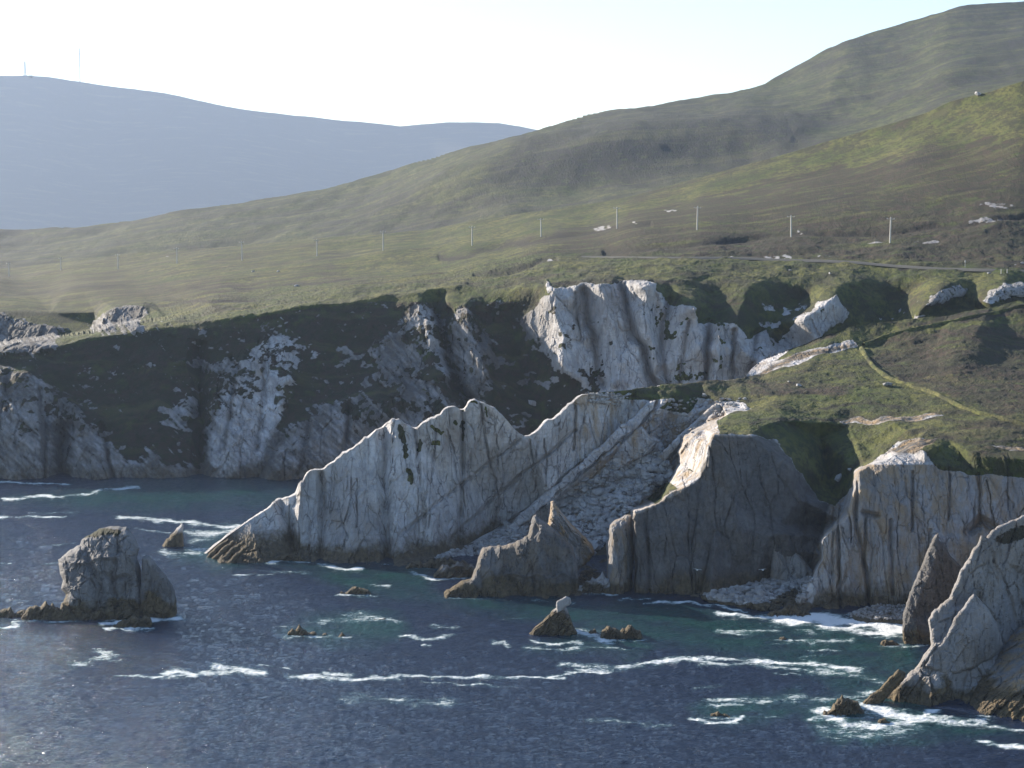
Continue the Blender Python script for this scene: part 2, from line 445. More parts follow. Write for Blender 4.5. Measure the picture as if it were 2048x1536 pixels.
def mk_hill(vx, vy, x, y, z, co):
    B = .38 + .35 * fbm(vx / 260, vy / 60, x * 0, 4, 9)
    B = paint(B, [[(1020, 300), (1130, 262), (1250, 240), (1450, 215), (1600, 260), (1650, 300), (1560, 330), (1430, 350), (1150, 362), (980, 360)]], vx, vy, .75, 20, 16)  # shade of the bowl painted in by raising the dark heather colour
    A = np.zeros(len(vx))
    for pl in ([(330, 510), (480, 492), (700, 478)], [(0, 470), (60, 468)], [(0, 535), (110, 528)], [(380, 497), (560, 483)]):
        A = np.maximum(A, np.exp(-(segdist(pl, vx, vy) / 2.5) ** 2))
    return np.stack([x * 0 + 1, x * 0, B, A * .6], 1)
HILL = build_patch("hills", poly, Depth(p1, [hb, ht]), 3, blurn=4, gs=[(24, 1.0)],
    feats=[([(1700, 90), (1650, 200), (1560, 300)], 90, -16, 1.5), ([(1500, 170), (1560, 230), (1600, 300)], 60, 10, 1.5)],
    dispf=lambda vx, vy, x, y, z, de: (0 * x, 7 * fbm(x / 160, y / 220, x * 0, 3, 7) + 3.5 * fbm(x / 40, y / 90, x * 0, 3, 17)),
    maskf=mk_hill, mat=M_HILL)

# ================================================================== moorland and the cliffs round the bay
sky2 = [(-400, 552), (0, 535), (240, 511), (480, 491), (700, 473), (850, 458), (1000, 436), (1150, 412), (1300, 380), (1450, 345), (1600, 302), (1700, 275), (1800, 242), (1850, 226), (1900, 205), (1980, 185), (2048, 163), (2300, 90)]
D2 = [1650, 1500, 1400, 1350, 1250, 1200, 1150, 1110, 1080, 1050, 1020, 1000, 970, 955, 940, 920, 900, 850]
pts = [(x, y, d) for (x, y), d in zip(sky2, D2)]
poles = [(1780, 484, 50, 690), (1582, 474, 42, 715), (1395, 461, 46, 740), (1235, 461, 42, 770), (1082, 470, 36, 800), (944, 490, 38, 830), (766, 507, 39, 880), (634, 513, 33, 930), (484, 520, 38, 980), (355, 527, 31, 1040), (236, 537, 30, 1100), (121, 545, 25, 1170), (19, 552, 27, 1240)]
pts += [(x, y, d) for x, y, h, d in poles]
pts += [(-400, 560, 1400), (150, 570, 930), (350, 565, 860), (0, 575, 960), (-400, 640, 860), (0, 600, 850), (200, 590, 835), (300, 595, 800), (430, 592, 735), (700, 560, 740), (700, 588, 678), (900, 560, 700), (1000, 545, 690), (1100, 555, 655), (1240, 535, 660),
        (1240, 511, 710), (1500, 512, 690), (1700, 525, 668), (1900, 540, 645), (2048, 547, 635), (2300, 555, 625), (2048, 480, 680), (2048, 380, 740), (1800, 380, 790), (2300, 400, 740),
        (1500, 400, 850), (1200, 430, 940), (1500, 430, 800),
        # cove behind the headland
        (-400, 650, 800), (0, 622, 800), (100, 620, 800), (190, 616, 790), (190, 632, 788), (190, 652, 782), (206, 655, 738), (212, 628, 742), (228, 612, 746), (285, 610, 742), (275, 640, 722), (300, 612, 745), (420, 606, 706), (330, 632, 712)]
edgeB = [(-400, 757, 770), (0, 687.5, 770), (100, 672.5, 768), (190, 655.5, 765), (207, 653, 736), (300, 637, 715), (400, 625, 690), (430, 617, 680)]
edgeF = [(-400, 760, 650), (0, 690, 650), (100, 675, 656), (190, 658, 661), (207, 655.5, 662), (300, 640, 670), (400, 628, 676), (430, 620, 678)]
brow = [(-400, 775, 628), (17, 704, 632), (103, 693, 637), (171, 676, 640), (307, 656, 645), (410, 642, 648), (513, 630, 650), (600, 612, 655), (700, 603, 660), (771, 593, 663), (925, 573, 668)]
pts += [(-400, 985, 583), (0, 955, 'w'), (0, 850, 592), (200, 955, 'w'), (400, 955, 'w'), (600, 955, 'w'), (0, 985, 583), (400, 985, 583), (1000, 985, 583),
        (1100, 850, 600), (1200, 780, 606), (1300, 775, 604), (1000, 850, 596), (1100, 990, 585), (1250, 870, 592),
        (960, 575, 658), (1010, 580, 645), (1100, 572, 634), (1200, 563, 628), (1250, 566, 628), (1310, 570, 620), (960, 620, 645),
        (1335, 640, 616), (1390, 618, 600), (1397, 700, 594), (1328, 745, 607),
        (1335, 557, 634), (1390, 555, 640), (1430, 600, 626), (1440, 552, 642),
        (1503, 560, 630), (1470, 640, 600), (1482, 700, 592), (1440, 650, 604), (1440, 750, 594), (1400, 640, 604),
        (1560, 553, 642), (1605, 600, 636), (1575, 680, 616), (1510, 752, 600), (1540, 640, 622),
        (1690, 552, 632), (1660, 600, 604), (1600, 640, 597), (1520, 735, 587), (1630, 570, 634),
        (1760, 553, 642), (1800, 600, 632), (1795, 645, 620), (1720, 650, 612),
        (1850, 562, 628), (1830, 640, 598), (1890, 572, 606), (1850, 612, 594), (1950, 563, 622), (1935, 602, 612), (2000, 572, 602), (1965, 606, 590), (2048, 580, 604), (2300, 590, 600),
        (1500, 830, 590), (1700, 760, 585), (2048, 680, 578), (2300, 660, 575)]
poly = sky2 + [(2300, 680), (2048, 690), (1750, 760), (1500, 830), (1250, 880), (1100, 990), (-400, 990)]
feats = [([(530, 750), (500, 820), (460, 950)], 80, -4, 1.3), ([(395, 700), (402, 800), (407, 970)], 24, 8), ([(760, 800), (660, 860), (560, 950)], 70, -7), ([(560, 880), (530, 930), (510, 960)], 22, 4),
         ([(125, 860), (125, 975)], 26, 9), ([(165, 840), (200, 970)], 45, -6), ([(60, 760), (40, 970)], 60, -5), ([(300, 720), (330, 960)], 40, -3),
         ([(835, 605), (855, 700), (905, 840)], 42, -4), ([(872, 600), (890, 690), (945, 850)], 26, 12), ([(925, 610), (950, 700), (985, 780)], 36, -6), ([(1020, 640), (1080, 860)], 85, 9, 1.3),
         ([(960, 640), (1000, 800)], 30, 4), ([(1105, 590), (1130, 740)], 38, -7), ([(1168, 580), (1200, 770)], 20, 7), ([(1240, 565), (1265, 660), (1315, 780)], 14, 8), ([(1205, 580), (1235, 760)], 20, -5),
         ([(1285, 580), (1290, 640), (1320, 730)], 20, -6), ([(1335, 600), (1322, 700), (1335, 770)], 12, 4), ([(1418, 645), (1408, 770)], 12, 5), ([(1440, 650), (1432, 770)], 14, -4), ([(1468, 660), (1462, 770)], 9, 4), ([(1150, 590), (1160, 680)], 8, 3), ([(1375, 650), (1360, 770)], 8, 3),
         ([(1515, 660), (1500, 740)], 12, 4), ([(1545, 665), (1530, 740)], 14, -3), ([(80, 780), (95, 960)], 9, 3), ([(200, 850), (230, 960)], 10, 3), ([(480, 730), (450, 900)], 10, 2.5), ([(530, 720), (515, 900)], 9, 2.5), ([(620, 850), (600, 950)], 8, 2), ([(700, 810), (690, 900)], 10, 3)]
blur_m = lambda X, Y: np.clip(.35 + (640 - Y) / 200, .12, 1)
brow_k = lambda X, Y: sstep(3, 22, segdist(brow, X, Y))
def box(X, Y, x0, x1, y0, y1, s):
    return sstep(x0 - s, x0 + s, X) * (1 - sstep(x1 - s, x1 + s, X)) * sstep(y0 - s, y0 + s, Y) * (1 - sstep(y1 - s, y1 + s, Y))
gs_moor = [(26, lambda X, Y: 1 - sstep(535, 560, Y)), (12, lambda X, Y: brow_k(X, Y) * np.maximum(np.maximum(1 - sstep(545, 575, Y), box(X, Y, 430, 1000, 500, 600, 20)), box(X, Y, -900, 440, 500, 598, 12))),
           (16, lambda X, Y: brow_k(X, Y) * box(X, Y, -900, 1010, 720, 3000, 20)), (9, lambda X, Y: brow_k(X, Y) * box(X, Y, 460, 1100, 590, 3000, 14)), (5, lambda X, Y: box(X, Y, 1000, 3000, 500, 900, 15)), (3, lambda X, Y: box(X, Y, -900, 3000, 710, 3000, 10))]
rocks_bay = [[(-400, 790), (0, 735), (60, 745), (110, 775), (150, 800), (170, 845), (240, 905), (290, 950), (300, 1000), (-400, 1000)],
    [(495, 700), (545, 668), (590, 690), (600, 720), (575, 790), (555, 860), (600, 850), (640, 820), (720, 790), (770, 800), (830, 870), (800, 1000), (395, 1000), (410, 900), (415, 800), (440, 745), (400, 735), (360, 730), (370, 720), (430, 722)],
    [(740, 700), (800, 650), (835, 605), (872, 620), (878, 680), (900, 740), (925, 850), (900, 900), (800, 900), (770, 780)],
    [(885, 640), (915, 612), (945, 620), (985, 690), (985, 770), (955, 810), (900, 710)],
    [(1040, 640), (1080, 600), (1125, 578), (1180, 570), (1240, 563), (1315, 563), (1330, 605), (1392, 612), (1400, 650), (1470, 640), (1485, 680), (1530, 655), (1550, 690), (1600, 640), (1640, 602), (1680, 588), (1692, 612), (1690, 640), (1560, 720), (1520, 780), (1490, 900), (1150, 900), (1195, 770), (1130, 752), (1100, 720), (1070, 680)],
    [(1845, 610), (1868, 594), (1890, 578), (1925, 570), (1938, 580), (1905, 596), (1885, 612)], [(1960, 606), (1985, 586), (2010, 574), (2050, 570), (2200, 570), (2200, 590), (2030, 590), (2000, 606)],
    [(-400, 660), (0, 632), (60, 640), (130, 655), (110, 700), (-400, 760)], [(193, 658), (206, 615), (245, 610), (285, 618), (285, 645), (270, 662)],
    [(1100, 560), (1110, 585), (1090, 590)], [(270, 940), (290, 900), (340, 930), (420, 930), (420, 1000), (260, 1000)]]
def mk_moor(vx, vy, x, y, z, co):
    n = len(vx)
    R = np.ones(n)
    rb = np.ones(n); rb = paint(rb, rocks_bay, vx, vy, 0.0, 15, 12, 1); R = paint(R, rocks_bay, vx, vy, 0.0, 5, 12, 1)
    pale = paint(np.zeros(n), [[(500, 700), (545, 668), (592, 690), (600, 722), (572, 790), (552, 860), (520, 930), (430, 955), (412, 900), (438, 800), (470, 740)], [(820, 640), (845, 612), (872, 625), (880, 690), (905, 760), (880, 760), (850, 690)]], vx, vy, 1.0, 10, 12, 5)
    lf = sstep(1060, 980, vx) * sstep(600, 640, vy); R = R * (1 - lf) + rb * lf
    da = (vx + vy) * .707; db = (vx - vy) * .707
    dg = fbm(da / 34, db / 5.5, x * 0, 4, 131, .6) + .5 * fbm(da / 9, db / 3, x * 0, 2, 135)
    R = paint(R, rocks_bay[5:7], vx, vy, .4, 4, 8, 1)
    cut = sstep(570, 640, vy) * sstep(0, 12, vy - np.interp(vx, [p[0] for p in brow] + [1000, 2300], [p[1] for p in brow] + [575, 560]))
    sp = fbm(x / 5, y / 8, z / 3.0, 4, 31) + .45 * fbm(vx / 90, vy / 60, x * 0, 3, 33)
    R = R - cut * sstep(.36, .46, sp) * .85
    s2 = fbm(x / 1.8, y / 3, z / 1.2, 3, 35) + .9 * fbm(x / 16, y / 20, z / 14, 3, 36)
    R = R - cut * sstep(.52, .66, s2) * .75
    R = R + lf * .75 * dg * (1 - .55 * pale) - .35 * pale
    # turf hanging on the rock faces
    tf = .7 * fbm(x / 7, y / 9, z / 6, 4, 51) + .5 * fbm(x / 1.6, y / 3, z / 1.6, 3, 52)
    R = R + (R < .5) * cut * sstep(.14, .3, tf + .25 * sstep(1100, 900, vx) * sstep(560, 640, vy) - .1) * np.clip((z - 8) / 12, 0, 1)
    # grass: heather amount and peat
    B = .28 + .3 * fbm(vx / 420, vy / 40, x * 0, 4, 61)
    B = paint(B, [[(1250, 395), (1500, 365), (1700, 320), (1850, 290), (2300, 240), (2300, 540), (1900, 520), (1500, 508), (1200, 505), (1000, 480)]], vx, vy, .62, 16, 26, 2)
    B = paint(B, [[(-400, 560), (200, 545), (450, 560), (560, 570), (300, 590), (-400, 612)], [(600, 545), (850, 535), (900, 545), (700, 560)]], vx, vy, .55, 10, 16, 3)
    B = paint(B, [[(700, 515), (1100, 515), (1700, 520), (1900, 540), (2300, 560), (2300, 575), (1900, 562), (1400, 550), (1000, 545), (700, 545)]], vx, vy, -.1, 6, 8, 4)
    B = paint(B, [[(1250, 400), (1500, 350), (1800, 262), (1850, 240), (2048, 170), (2048, 240), (1800, 300), (1450, 382), (1260, 420)], [(1000, 440), (1250, 400), (1250, 430), (1000, 480), (850, 490)]], vx, vy, .1, 10, 12, 5)
    A = np.zeros(n)
    for pl, w in (([(950, 552), (1010, 545), (1060, 532), (1085, 520), (1112, 519)], 3.2), ([(880, 512), (940, 505), (1000, 488), (1060, 480), (1150, 468), (1300, 452)], 3.5), ([(1210, 502), (1330, 490), (1450, 482), (1540, 470), (1600, 464), (1720, 463), (1790, 460), (1900, 450), (2048, 430)], 3),
                  ([(1800, 540), (1900, 532), (2048, 528)], 2.5), ([(1850, 325), (1790, 332), (1900, 305)], 3), ([(1900, 560 - 170), (2000, 375)], 2), ([(300, 578), (480, 572), (700, 560)], 2), ([(330, 600), (430, 603), (540, 598)], 2.5),
                  ([(1600, 420), (1700, 395), (1760, 380)], 1.8), ([(540, 532), (640, 520), (700, 515)], 2), ([(0, 588), (160, 578), (250, 570)], 1.8), ([(640, 508), (760, 505), (860, 498)], 1.6)):
        dd = segdist(pl, vx, vy + 4 * vnoise(vx / 30, vy / 30, x * 0, 71)) / 1.35
        A = np.maximum(A, np.exp(-(dd / w) ** 2) * (.75 + .5 * vnoise(vx / 60, vy / 20, x * 0, 73)))
    # stone scars on the moor
    for cx, cy, rx, ry in ((1855, 484, 40, 3.5), (1560, 510, 34, 4), (1470, 512, 14, 3), (1650, 508, 26, 3), (1980, 438, 50, 5), (2040, 530, 14, 5), (1340, 422, 20, 5), (1205, 455, 22, 6), (1270, 450, 8, 3), (1990, 410, 40, 6), (1750, 482, 18, 2), (1600, 462, 10, 3), (330, 512, 9, 2), (1100, 519, 8, 3)):
        q = ((vx - cx) / rx) ** 2 + ((vy - cy + 2 * vnoise(vx / 12, vy / 12, x * 0, 79)) / ry) ** 2
        R = R - np.exp(-q) * .72 * (1 + 1.0 * vnoise(vx / 7, vy / 3, x * 0, 81))
    rk = R < .5
    G = sstep(5.5, 1.5, z + 1.5 * fbm(x / 8, y / 8, z / 8, 2, 91)) * cut * (1 - .5 * sstep(1100, 900, vx))
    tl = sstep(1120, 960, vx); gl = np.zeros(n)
    for f in feats:
        if f[2] > 0: gl = np.maximum(gl, np.exp(-(segdist(f[0], vx, vy) / (f[1] * .45)) ** 2))
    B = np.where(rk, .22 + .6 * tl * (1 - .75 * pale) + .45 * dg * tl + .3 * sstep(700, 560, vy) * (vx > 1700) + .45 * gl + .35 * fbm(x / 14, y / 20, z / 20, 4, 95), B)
    A = np.where(rk, .15, A)
    # steep turf slope: heathery grass, its shade painted in as a darker colour
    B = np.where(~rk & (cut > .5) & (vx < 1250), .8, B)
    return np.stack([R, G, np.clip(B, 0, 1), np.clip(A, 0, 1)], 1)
def dp_moor(vx, vy, x, y, z, de):
    bl = np.interp(vx, [p[0] for p in brow] + [1000, 1100, 1300, 1500, 2300], [p[1] for p in brow] + [580, 575, 568, 560, 560])
    cut = sstep(0, 18, vy - bl)
    rk = paint(np.zeros(len(vx)), rocks_bay, vx, vy, 1.0, 6, 12, 1)
    g = 2.2 * fbm(x / 60, y / 90, x * 0, 3, 101) + np.clip((800 - y) / 130, 0, 1) * (.9 * fbm(x / 16, y / 25, x * 0, 3, 102) + .8 * ridged(x / 22, y / 14, x * 0, 3, 103) + .5 * fbm(x / 3, y / 5, x * 0, 3, 105))
    g = g * (1 - .4 * cut)
    for pl, w, a in (([(950, 552), (1010, 545), (1060, 532), (1085, 520), (1112, 519)], 4, -.9), ([(880, 512), (940, 505), (1000, 488), (1060, 480), (1150, 468), (1300, 452)], 5, -.7), ([(1210, 502), (1330, 490), (1450, 482), (1540, 470), (1600, 464), (1720, 463), (1790, 460), (1900, 450), (2048, 430)], 5, -1.2),
                     ([(1220, 420), (1400, 405)], 14, .4), ([(700, 500), (900, 470)], 8, .3)):
        g = g + a * np.exp(-(segdist(pl, vx, vy) / w) ** 2)
    r = rock_disp(x, y, z, 1.0, 7, 26, .25, 7) + 3.0 * ridged(x / 17, y / 30, z / 40, 3, 111)
    tus = .8 * fbm(x / 2.5, y / 3, z / 2.5, 3, 115) + 1.6 * fbm(x / 14, y / 14, z / 30, 3, 116)
    return (-(rk * r + cut * (1 - rk) * tus), g * (1 - rk) + r * .3 * rk)
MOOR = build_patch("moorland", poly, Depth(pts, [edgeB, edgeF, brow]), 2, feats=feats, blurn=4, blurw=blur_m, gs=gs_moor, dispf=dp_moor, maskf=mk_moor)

# ================================================================== promontory: white ridge, landslip, plateau, right cliffs
crest = [(400, 1117, 446), (412, 1108, 448), (430, 1092, 448.5), (460, 1068, 449), (500, 1040, 450), (540, 1015, 451), (556, 1000, 451.5), (565, 1000, 452), (590, 990, 452.5), (610, 955, 453), (620, 942, 453), (640, 940, 454), (655, 932, 455), (700, 900, 456), (760, 858, 457.5), (785, 838, 458), (800, 838, 458), (815, 852, 459), (835, 858, 459), (847, 845, 459), (875, 832, 459.5), (900, 814, 460), (912, 813, 460), (922, 820, 460), (932, 818, 460.5), (937, 806, 461), (950, 800, 461), (968, 806, 461.5), (990, 818, 462.5), (1012, 838, 464), (1030, 860, 466), (1050, 873, 467), (1065, 868, 467.5), (1090, 845, 469), (1115, 832, 470), (1150, 800, 473), (1165, 789, 474), (1185, 788, 476), (1300, 775, 490), (1400, 766, 498), (1490, 755, 506)]
def jag_line(pts, step, amp, seed, x0=-1e9, x1=1e9):
    rg = random.Random(seed); out = [pts[0]]
    for p, q in zip(pts[:-1], pts[1:]):
        n = max(1, int(math.hypot(q[0] - p[0], q[1] - p[1]) / step))
        for k in range(1, n + 1):
            t = k / n; o = rg.uniform(-amp, amp) if (x0 < p[0] < x1 and k < n) else 0
            out.append(tuple(a + (b - a) * t + (o if i == 1 else (o * .5 if i == 0 else 0)) for i, (a, b) in enumerate(zip(p, q))))
    return out
def jag_pair(f, b, n, amp, seed):
    rg = random.Random(seed); F_, B_ = [f[0]], [b[0]]
    for p, q, u, v in zip(f[:-1], f[1:], b[:-1], b[1:]):
        for k in range(1, n + 1):
            t = k / n; o = rg.uniform(-amp, amp) if k < n else 0
            F_.append((p[0] + (q[0] - p[0]) * t + o, p[1] + (q[1] - p[1]) * t, p[2] + (q[2] - p[2]) * t)); B_.append((u[0] + (v[0] - u[0]) * t + o, u[1] + (v[1] - u[1]) * t, u[2] + (v[2] - u[2]) * t))
    return F_, B_
crest = jag_line(crest, 7, 2.4, 3, 500, 1150)
crest2 = [(1505, 735, 535), (1530, 716, 548), (1600, 690, 552), (1660, 668, 556), (1700, 655, 558), (1800, 641, 560), (1900, 631, 562), (1980, 615, 566), (2048, 602, 568), (2300, 570, 574)]
E1f = [(1262, 1202, 397), (1268, 1190, 400), (1274, 1120, 401), (1267, 1050, 403), (1266, 1022, 404), (1300, 1012, 408), (1325, 1000, 411), (1346, 960, 424), (1363, 930, 430), (1361, 900, 434), (1372, 872, 436), (1395, 862, 438), (1425, 852, 442)]
E1b = [(1258, 1202, 412), (1264, 1190, 420), (1270, 1120, 440), (1263, 1050, 458), (1262, 1018, 462), (1297, 1008, 466), (1321, 996, 470), (1342, 957, 474), (1359, 927, 476), (1357, 898, 479), (1368, 868, 481), (1392, 853, 479), (1424, 842, 468)]
E1r = [(1325, 1000, 411), (1340, 985, 411), (1370, 975, 411), (1400, 955, 412), (1412, 930, 413), (1418, 890, 414), (1428, 868, 416)]
E2f = [(1590, 1232, 381), (1600, 1205, 387), (1645, 1120, 389), (1644, 1078, 390), (1670, 1050, 391), (1695, 1028, 392), (1700, 1000, 393), (1711, 945, 394), (1742, 930, 400), (1800, 905, 408), (1838, 880, 414)]
E2b = [(1587, 1230, 384), (1596, 1203, 397), (1641, 1118, 408), (1640, 1075, 413), (1666, 1047, 416), (1691, 1025, 419), (1697, 998, 421), (1707, 942, 424), (1738, 926, 420), (1796, 901, 419), (1834, 876, 422)]
E1f, E1b = jag_pair(E1f, E1b, 5, 3, 1); E2f, E2b = jag_pair(E2f, E2b, 5, 3.5, 2)
pp = [(300, 1180, 435), (440, 1126, 'w'), (520, 1126, 'w'), (545, 1122, 'w'), (600, 1122, 'w'), (700, 1127, 'w'), (850, 1138, 'w'), (870, 1112, 444), (400, 1180, 435), (700, 1180, 430), (900, 1180, 425),
      (600, 985, 451), (598, 1100, 444), (640, 1000, 452), (1000, 1058, 473), (1080, 1000, 471), (1160, 930, 474), (1220, 880, 478), (1310, 795, 484), (950, 1080, 462),
      (1010, 1065, 466), (1095, 1000, 466), (1230, 890, 474), (1325, 800, 481),
      (1120, 1010, 472), (1250, 900, 480), (1240, 850, 484), (1310, 850, 478), (1300, 930, 476), (1200, 980, 473),
      (1250, 960, 477), (1350, 890, 482), (1400, 830, 484), (1440, 808, 482), (1450, 830, 474), (1200, 1000, 470), (1100, 1060, 466), (1200, 1080, 456), (1160, 1140, 434), (1150, 1195, 396), (1250, 1150, 432), (1340, 930, 477), (1330, 860, 484),
      # dark cliff face
      (1262, 1260, 390), (1400, 1200, 399), (1300, 1198, 399), (1500, 1182, 403), (1540, 1160, 409), (1500, 870, 420), (1500, 1000, 412), (1430, 1050, 406), (1400, 1260, 385), (1560, 1050, 409),
      (1600, 1000, 413), (1580, 930, 416), (1445, 848, 436), (1455, 832, 455), (1500, 848, 433), (1530, 850, 435), (1560, 842, 442), (1640, 845, 450), (1700, 852, 450), (1640, 875, 452), (1662, 960, 436), (1640, 1050, 424), (1600, 1150, 411), (1620, 1168, 406), (1745, 915, 426), (1690, 985, 423),
      (1540, 1070, 404), (1560, 1065, 402), (1580, 1100, 404), (1620, 1140, 411),
      # little beach and right face
      (1500, 1215, 'w'), (1420, 1203, 'w'), (1600, 1236, 'w'), (1680, 1232, 381), (1700, 1215, 387), (1800, 1220, 385), (1760, 1245, 'w'), (1810, 1250, 'w'), (1600, 1280, 370), (1900, 1300, 368), (2300, 1300, 368),
      (1780, 930, 398), (1850, 926, 400), (1950, 940, 397.5), (2048, 945, 393.5), (2300, 950, 390.5), (1850, 908, 402), (1950, 912, 399), (2048, 918, 395), (2300, 925, 392), (1950, 1100, 389), (2048, 1060, 390), (2300, 1000, 388), (1760, 1050, 391), (1860, 1180, 387), (2048, 1200, 385), (2300, 1200, 385),
      (1900, 885, 414), (2048, 892, 408), (2300, 895, 408), (1760, 880, 434), (1880, 830, 440), (2048, 850, 425), (2300, 850, 425), (1700, 800, 470), (1900, 770, 480), (2048, 770, 475), (2300, 770, 475), (1560, 790, 480), (1350, 790, 486), (1440, 800, 484), (1500, 820, 468), (1520, 835, 450),
      (1700, 700, 540), (1760, 690, 545), (1640, 712, 534), (1560, 740, 520), (1490, 757, 506), (2048, 700, 530), (2300, 700, 530), (1850, 720, 522)]
poly = crest + crest2 + [(2300, 1300), (1262, 1260), (1262, 1204), (1150, 1200), (900, 1180), (400, 1180), (395, 1125)]
feats = [([(770, 850), (768, 980), (775, 1130)], 16, 3.5), ([(795, 850), (790, 980), (800, 1120)], 22, -2.2), ([(600, 960), (597, 1120)], 9, -3), ([(560, 1000), (580, 1060), (592, 1110)], 20, 4),
         ([(640, 950), (645, 1010), (640, 1120)], 10, 2.5), ([(925, 815), (925, 900), (920, 1090)], 7, 2.2), ([(830, 860), (840, 960), (850, 1050)], 6, 1.5), ([(960, 810), (975, 900), (985, 960)], 5, 1.2),
         ([(800, 1070), (900, 985), (1040, 880)], 5, 1.4), ([(905, 1075), (1000, 985), (1100, 905), (1150, 860)], 5, 1.6), ([(1000, 1062), (1080, 1005), (1160, 935), (1225, 885), (1310, 805)], 9, 3.0), ([(1150, 810), (1145, 900)], 4, 1.5),
         ([(1020, 1068), (1100, 1005), (1240, 890), (1330, 808)], 9, -2.2), ([(1060, 1060), (1160, 980), (1240, 915)], 7, 2),
         ([(1330, 930), (1400, 860), (1440, 812)], 7, -2.5), ([(1325, 905), (1385, 850), (1425, 805)], 5, 1.5), ([(1250, 870), (1180, 960), (1150, 985)], 16, -2),
         # joints of the right face
         ([(1675, 1050), (1680, 1230)], 5, 1.6), ([(1715, 950), (1712, 1050), (1735, 1150), (1740, 1230)], 6, 1.8), ([(1733, 1030), (1728, 1120), (1738, 1230)], 5, 1.5), ([(1825, 945), (1822, 1060)], 5, 1.4), ([(1900, 950), (1898, 1040)], 4, 1.3), ([(1958, 950), (1960, 1060)], 5, 1.6),
         ([(1780, 1040), (1785, 1190)], 5, 1.3), ([(1730, 1025), (1755, 1030)], 8, 2), ([(1940, 1060), (1960, 1040), (1990, 1060)], 14, 4), ([(1860, 1060), (1840, 1180)], 5, 1.2),
         ([(1290, 1020), (1300, 1190)], 6, 1.2), ([(1440, 870), (1470, 1000), (1480, 1100)], 30, -2), ([(1400, 960), (1380, 1100)], 20, 1.5), ([(1610, 1000), (1614, 1080)], 6, 2)]
grass_p = [[(1180, 789), (1300, 772), (1490, 750), (1560, 738), (1640, 712), (1720, 693), (1700, 680), (1660, 690), (1545, 722), (1600, 684), (1700, 648), (1800, 632), (2300, 555), (2300, 915), (2048, 912), (1930, 905), (1840, 905), (1860, 888), (1830, 880), (1800, 885), (1740, 925), (1715, 940), (1700, 985), (1670, 1010), (1640, 1000), (1610, 950), (1570, 905), (1545, 880), (1520, 872), (1436, 869), (1430, 845), (1470, 825), (1500, 815), (1480, 803), (1440, 800), (1380, 797), (1300, 800), (1220, 795)]]
bare_p = [[(1505, 752), (1530, 733), (1600, 708), (1650, 694), (1715, 690), (1640, 710), (1560, 735)], [(1675, 842), (1780, 835), (1890, 828), (1860, 838), (1780, 845), (1690, 850)], [(1780, 905), (1800, 885), (1830, 872), (1875, 880), (1850, 898), (1800, 912)],
          [(1980, 893), (2060, 898), (2200, 902), (2200, 912), (2040, 908)]]
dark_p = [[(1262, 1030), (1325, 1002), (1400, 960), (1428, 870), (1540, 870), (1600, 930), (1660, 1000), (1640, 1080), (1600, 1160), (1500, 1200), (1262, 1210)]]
def gs_w(X, Y):
    w = np.zeros(X.shape); pl = [(1520, 775), (1600, 740), (1740, 705), (1900, 665), (2400, 610), (2400, 908), (1980, 906), (1900, 892), (1860, 868), (1700, 830), (1560, 812)]
    d = segdist(pl, X, Y, closed=True); i = inside(pl, X, Y); return sstep(-4, 22, np.where(i, d, -d))
def crack_lines():
    rg = random.Random(12); out = []
    def run(xa, xb, stp, top, bot, lean):
        x = xa
        while x < xb:
            t, b = top(x), bot(x); L = rg.uniform(.35, .95) * (b - t); y = t + rg.uniform(0, 1) * (b - t - L) * .8 + 4; pl = [(x, y)]; xx = x
            ln = lean + rg.uniform(-3, 3)
            while y < t + L: y += rg.uniform(8, 30); xx += rg.uniform(-3.5, 3.5) + ln; pl.append((xx, min(y, b)))
            out.append((pl, rg.uniform(1.6, 3.0), rg.uniform(.2, .95))); x += stp * rg.uniform(.2, 2.2)
    ci = lambda x: float(np.interp(x, [c[0] for c in crest], [c[1] for c in crest]))
    run(615, 1100, 24, ci, lambda x: min(1118, 1118 - max(0, x - 900) * .55), .6)
    run(1290, 1580, 38, lambda x: 1020 if x < 1400 else 880, lambda x: 1185, 1.0)
    run(1665, 2040, 26, lambda x: 955, lambda x: 1215, .6)
    return out
CRK = crack_lines(); feats = feats + CRK
gs_prom = [(16, gs_w), (5, lambda X, Y: np.maximum(gs_w(X, Y), box(X, Y, 1000, 1240, 800, 1000, 15) * 0)), (3, lambda X, Y: box(X, Y, 1680, 3000, 940, 3000, 10) + box(X, Y, 1450, 1600, 880, 3000, 10))]
slip_p = [(1060, 1060), (1190, 960), (1330, 830), (1430, 830), (1380, 880), (1350, 960), (1262, 1010), (1262, 1200), (1140, 1200), (1120, 1080)]
beach_p = [[(1370, 1206), (1450, 1184), (1500, 1174), (1560, 1150), (1640, 1160), (1620, 1225), (1540, 1234), (1450, 1220)], [(1675, 1240), (1750, 1214), (1815, 1214), (1815, 1254), (1720, 1254)], [(865, 1125), (930, 1098), (1000, 1055), (1070, 1050), (1050, 1085), (960, 1125)], [(1150, 1150), (1262, 1110), (1230, 1195), (1150, 1195)]]
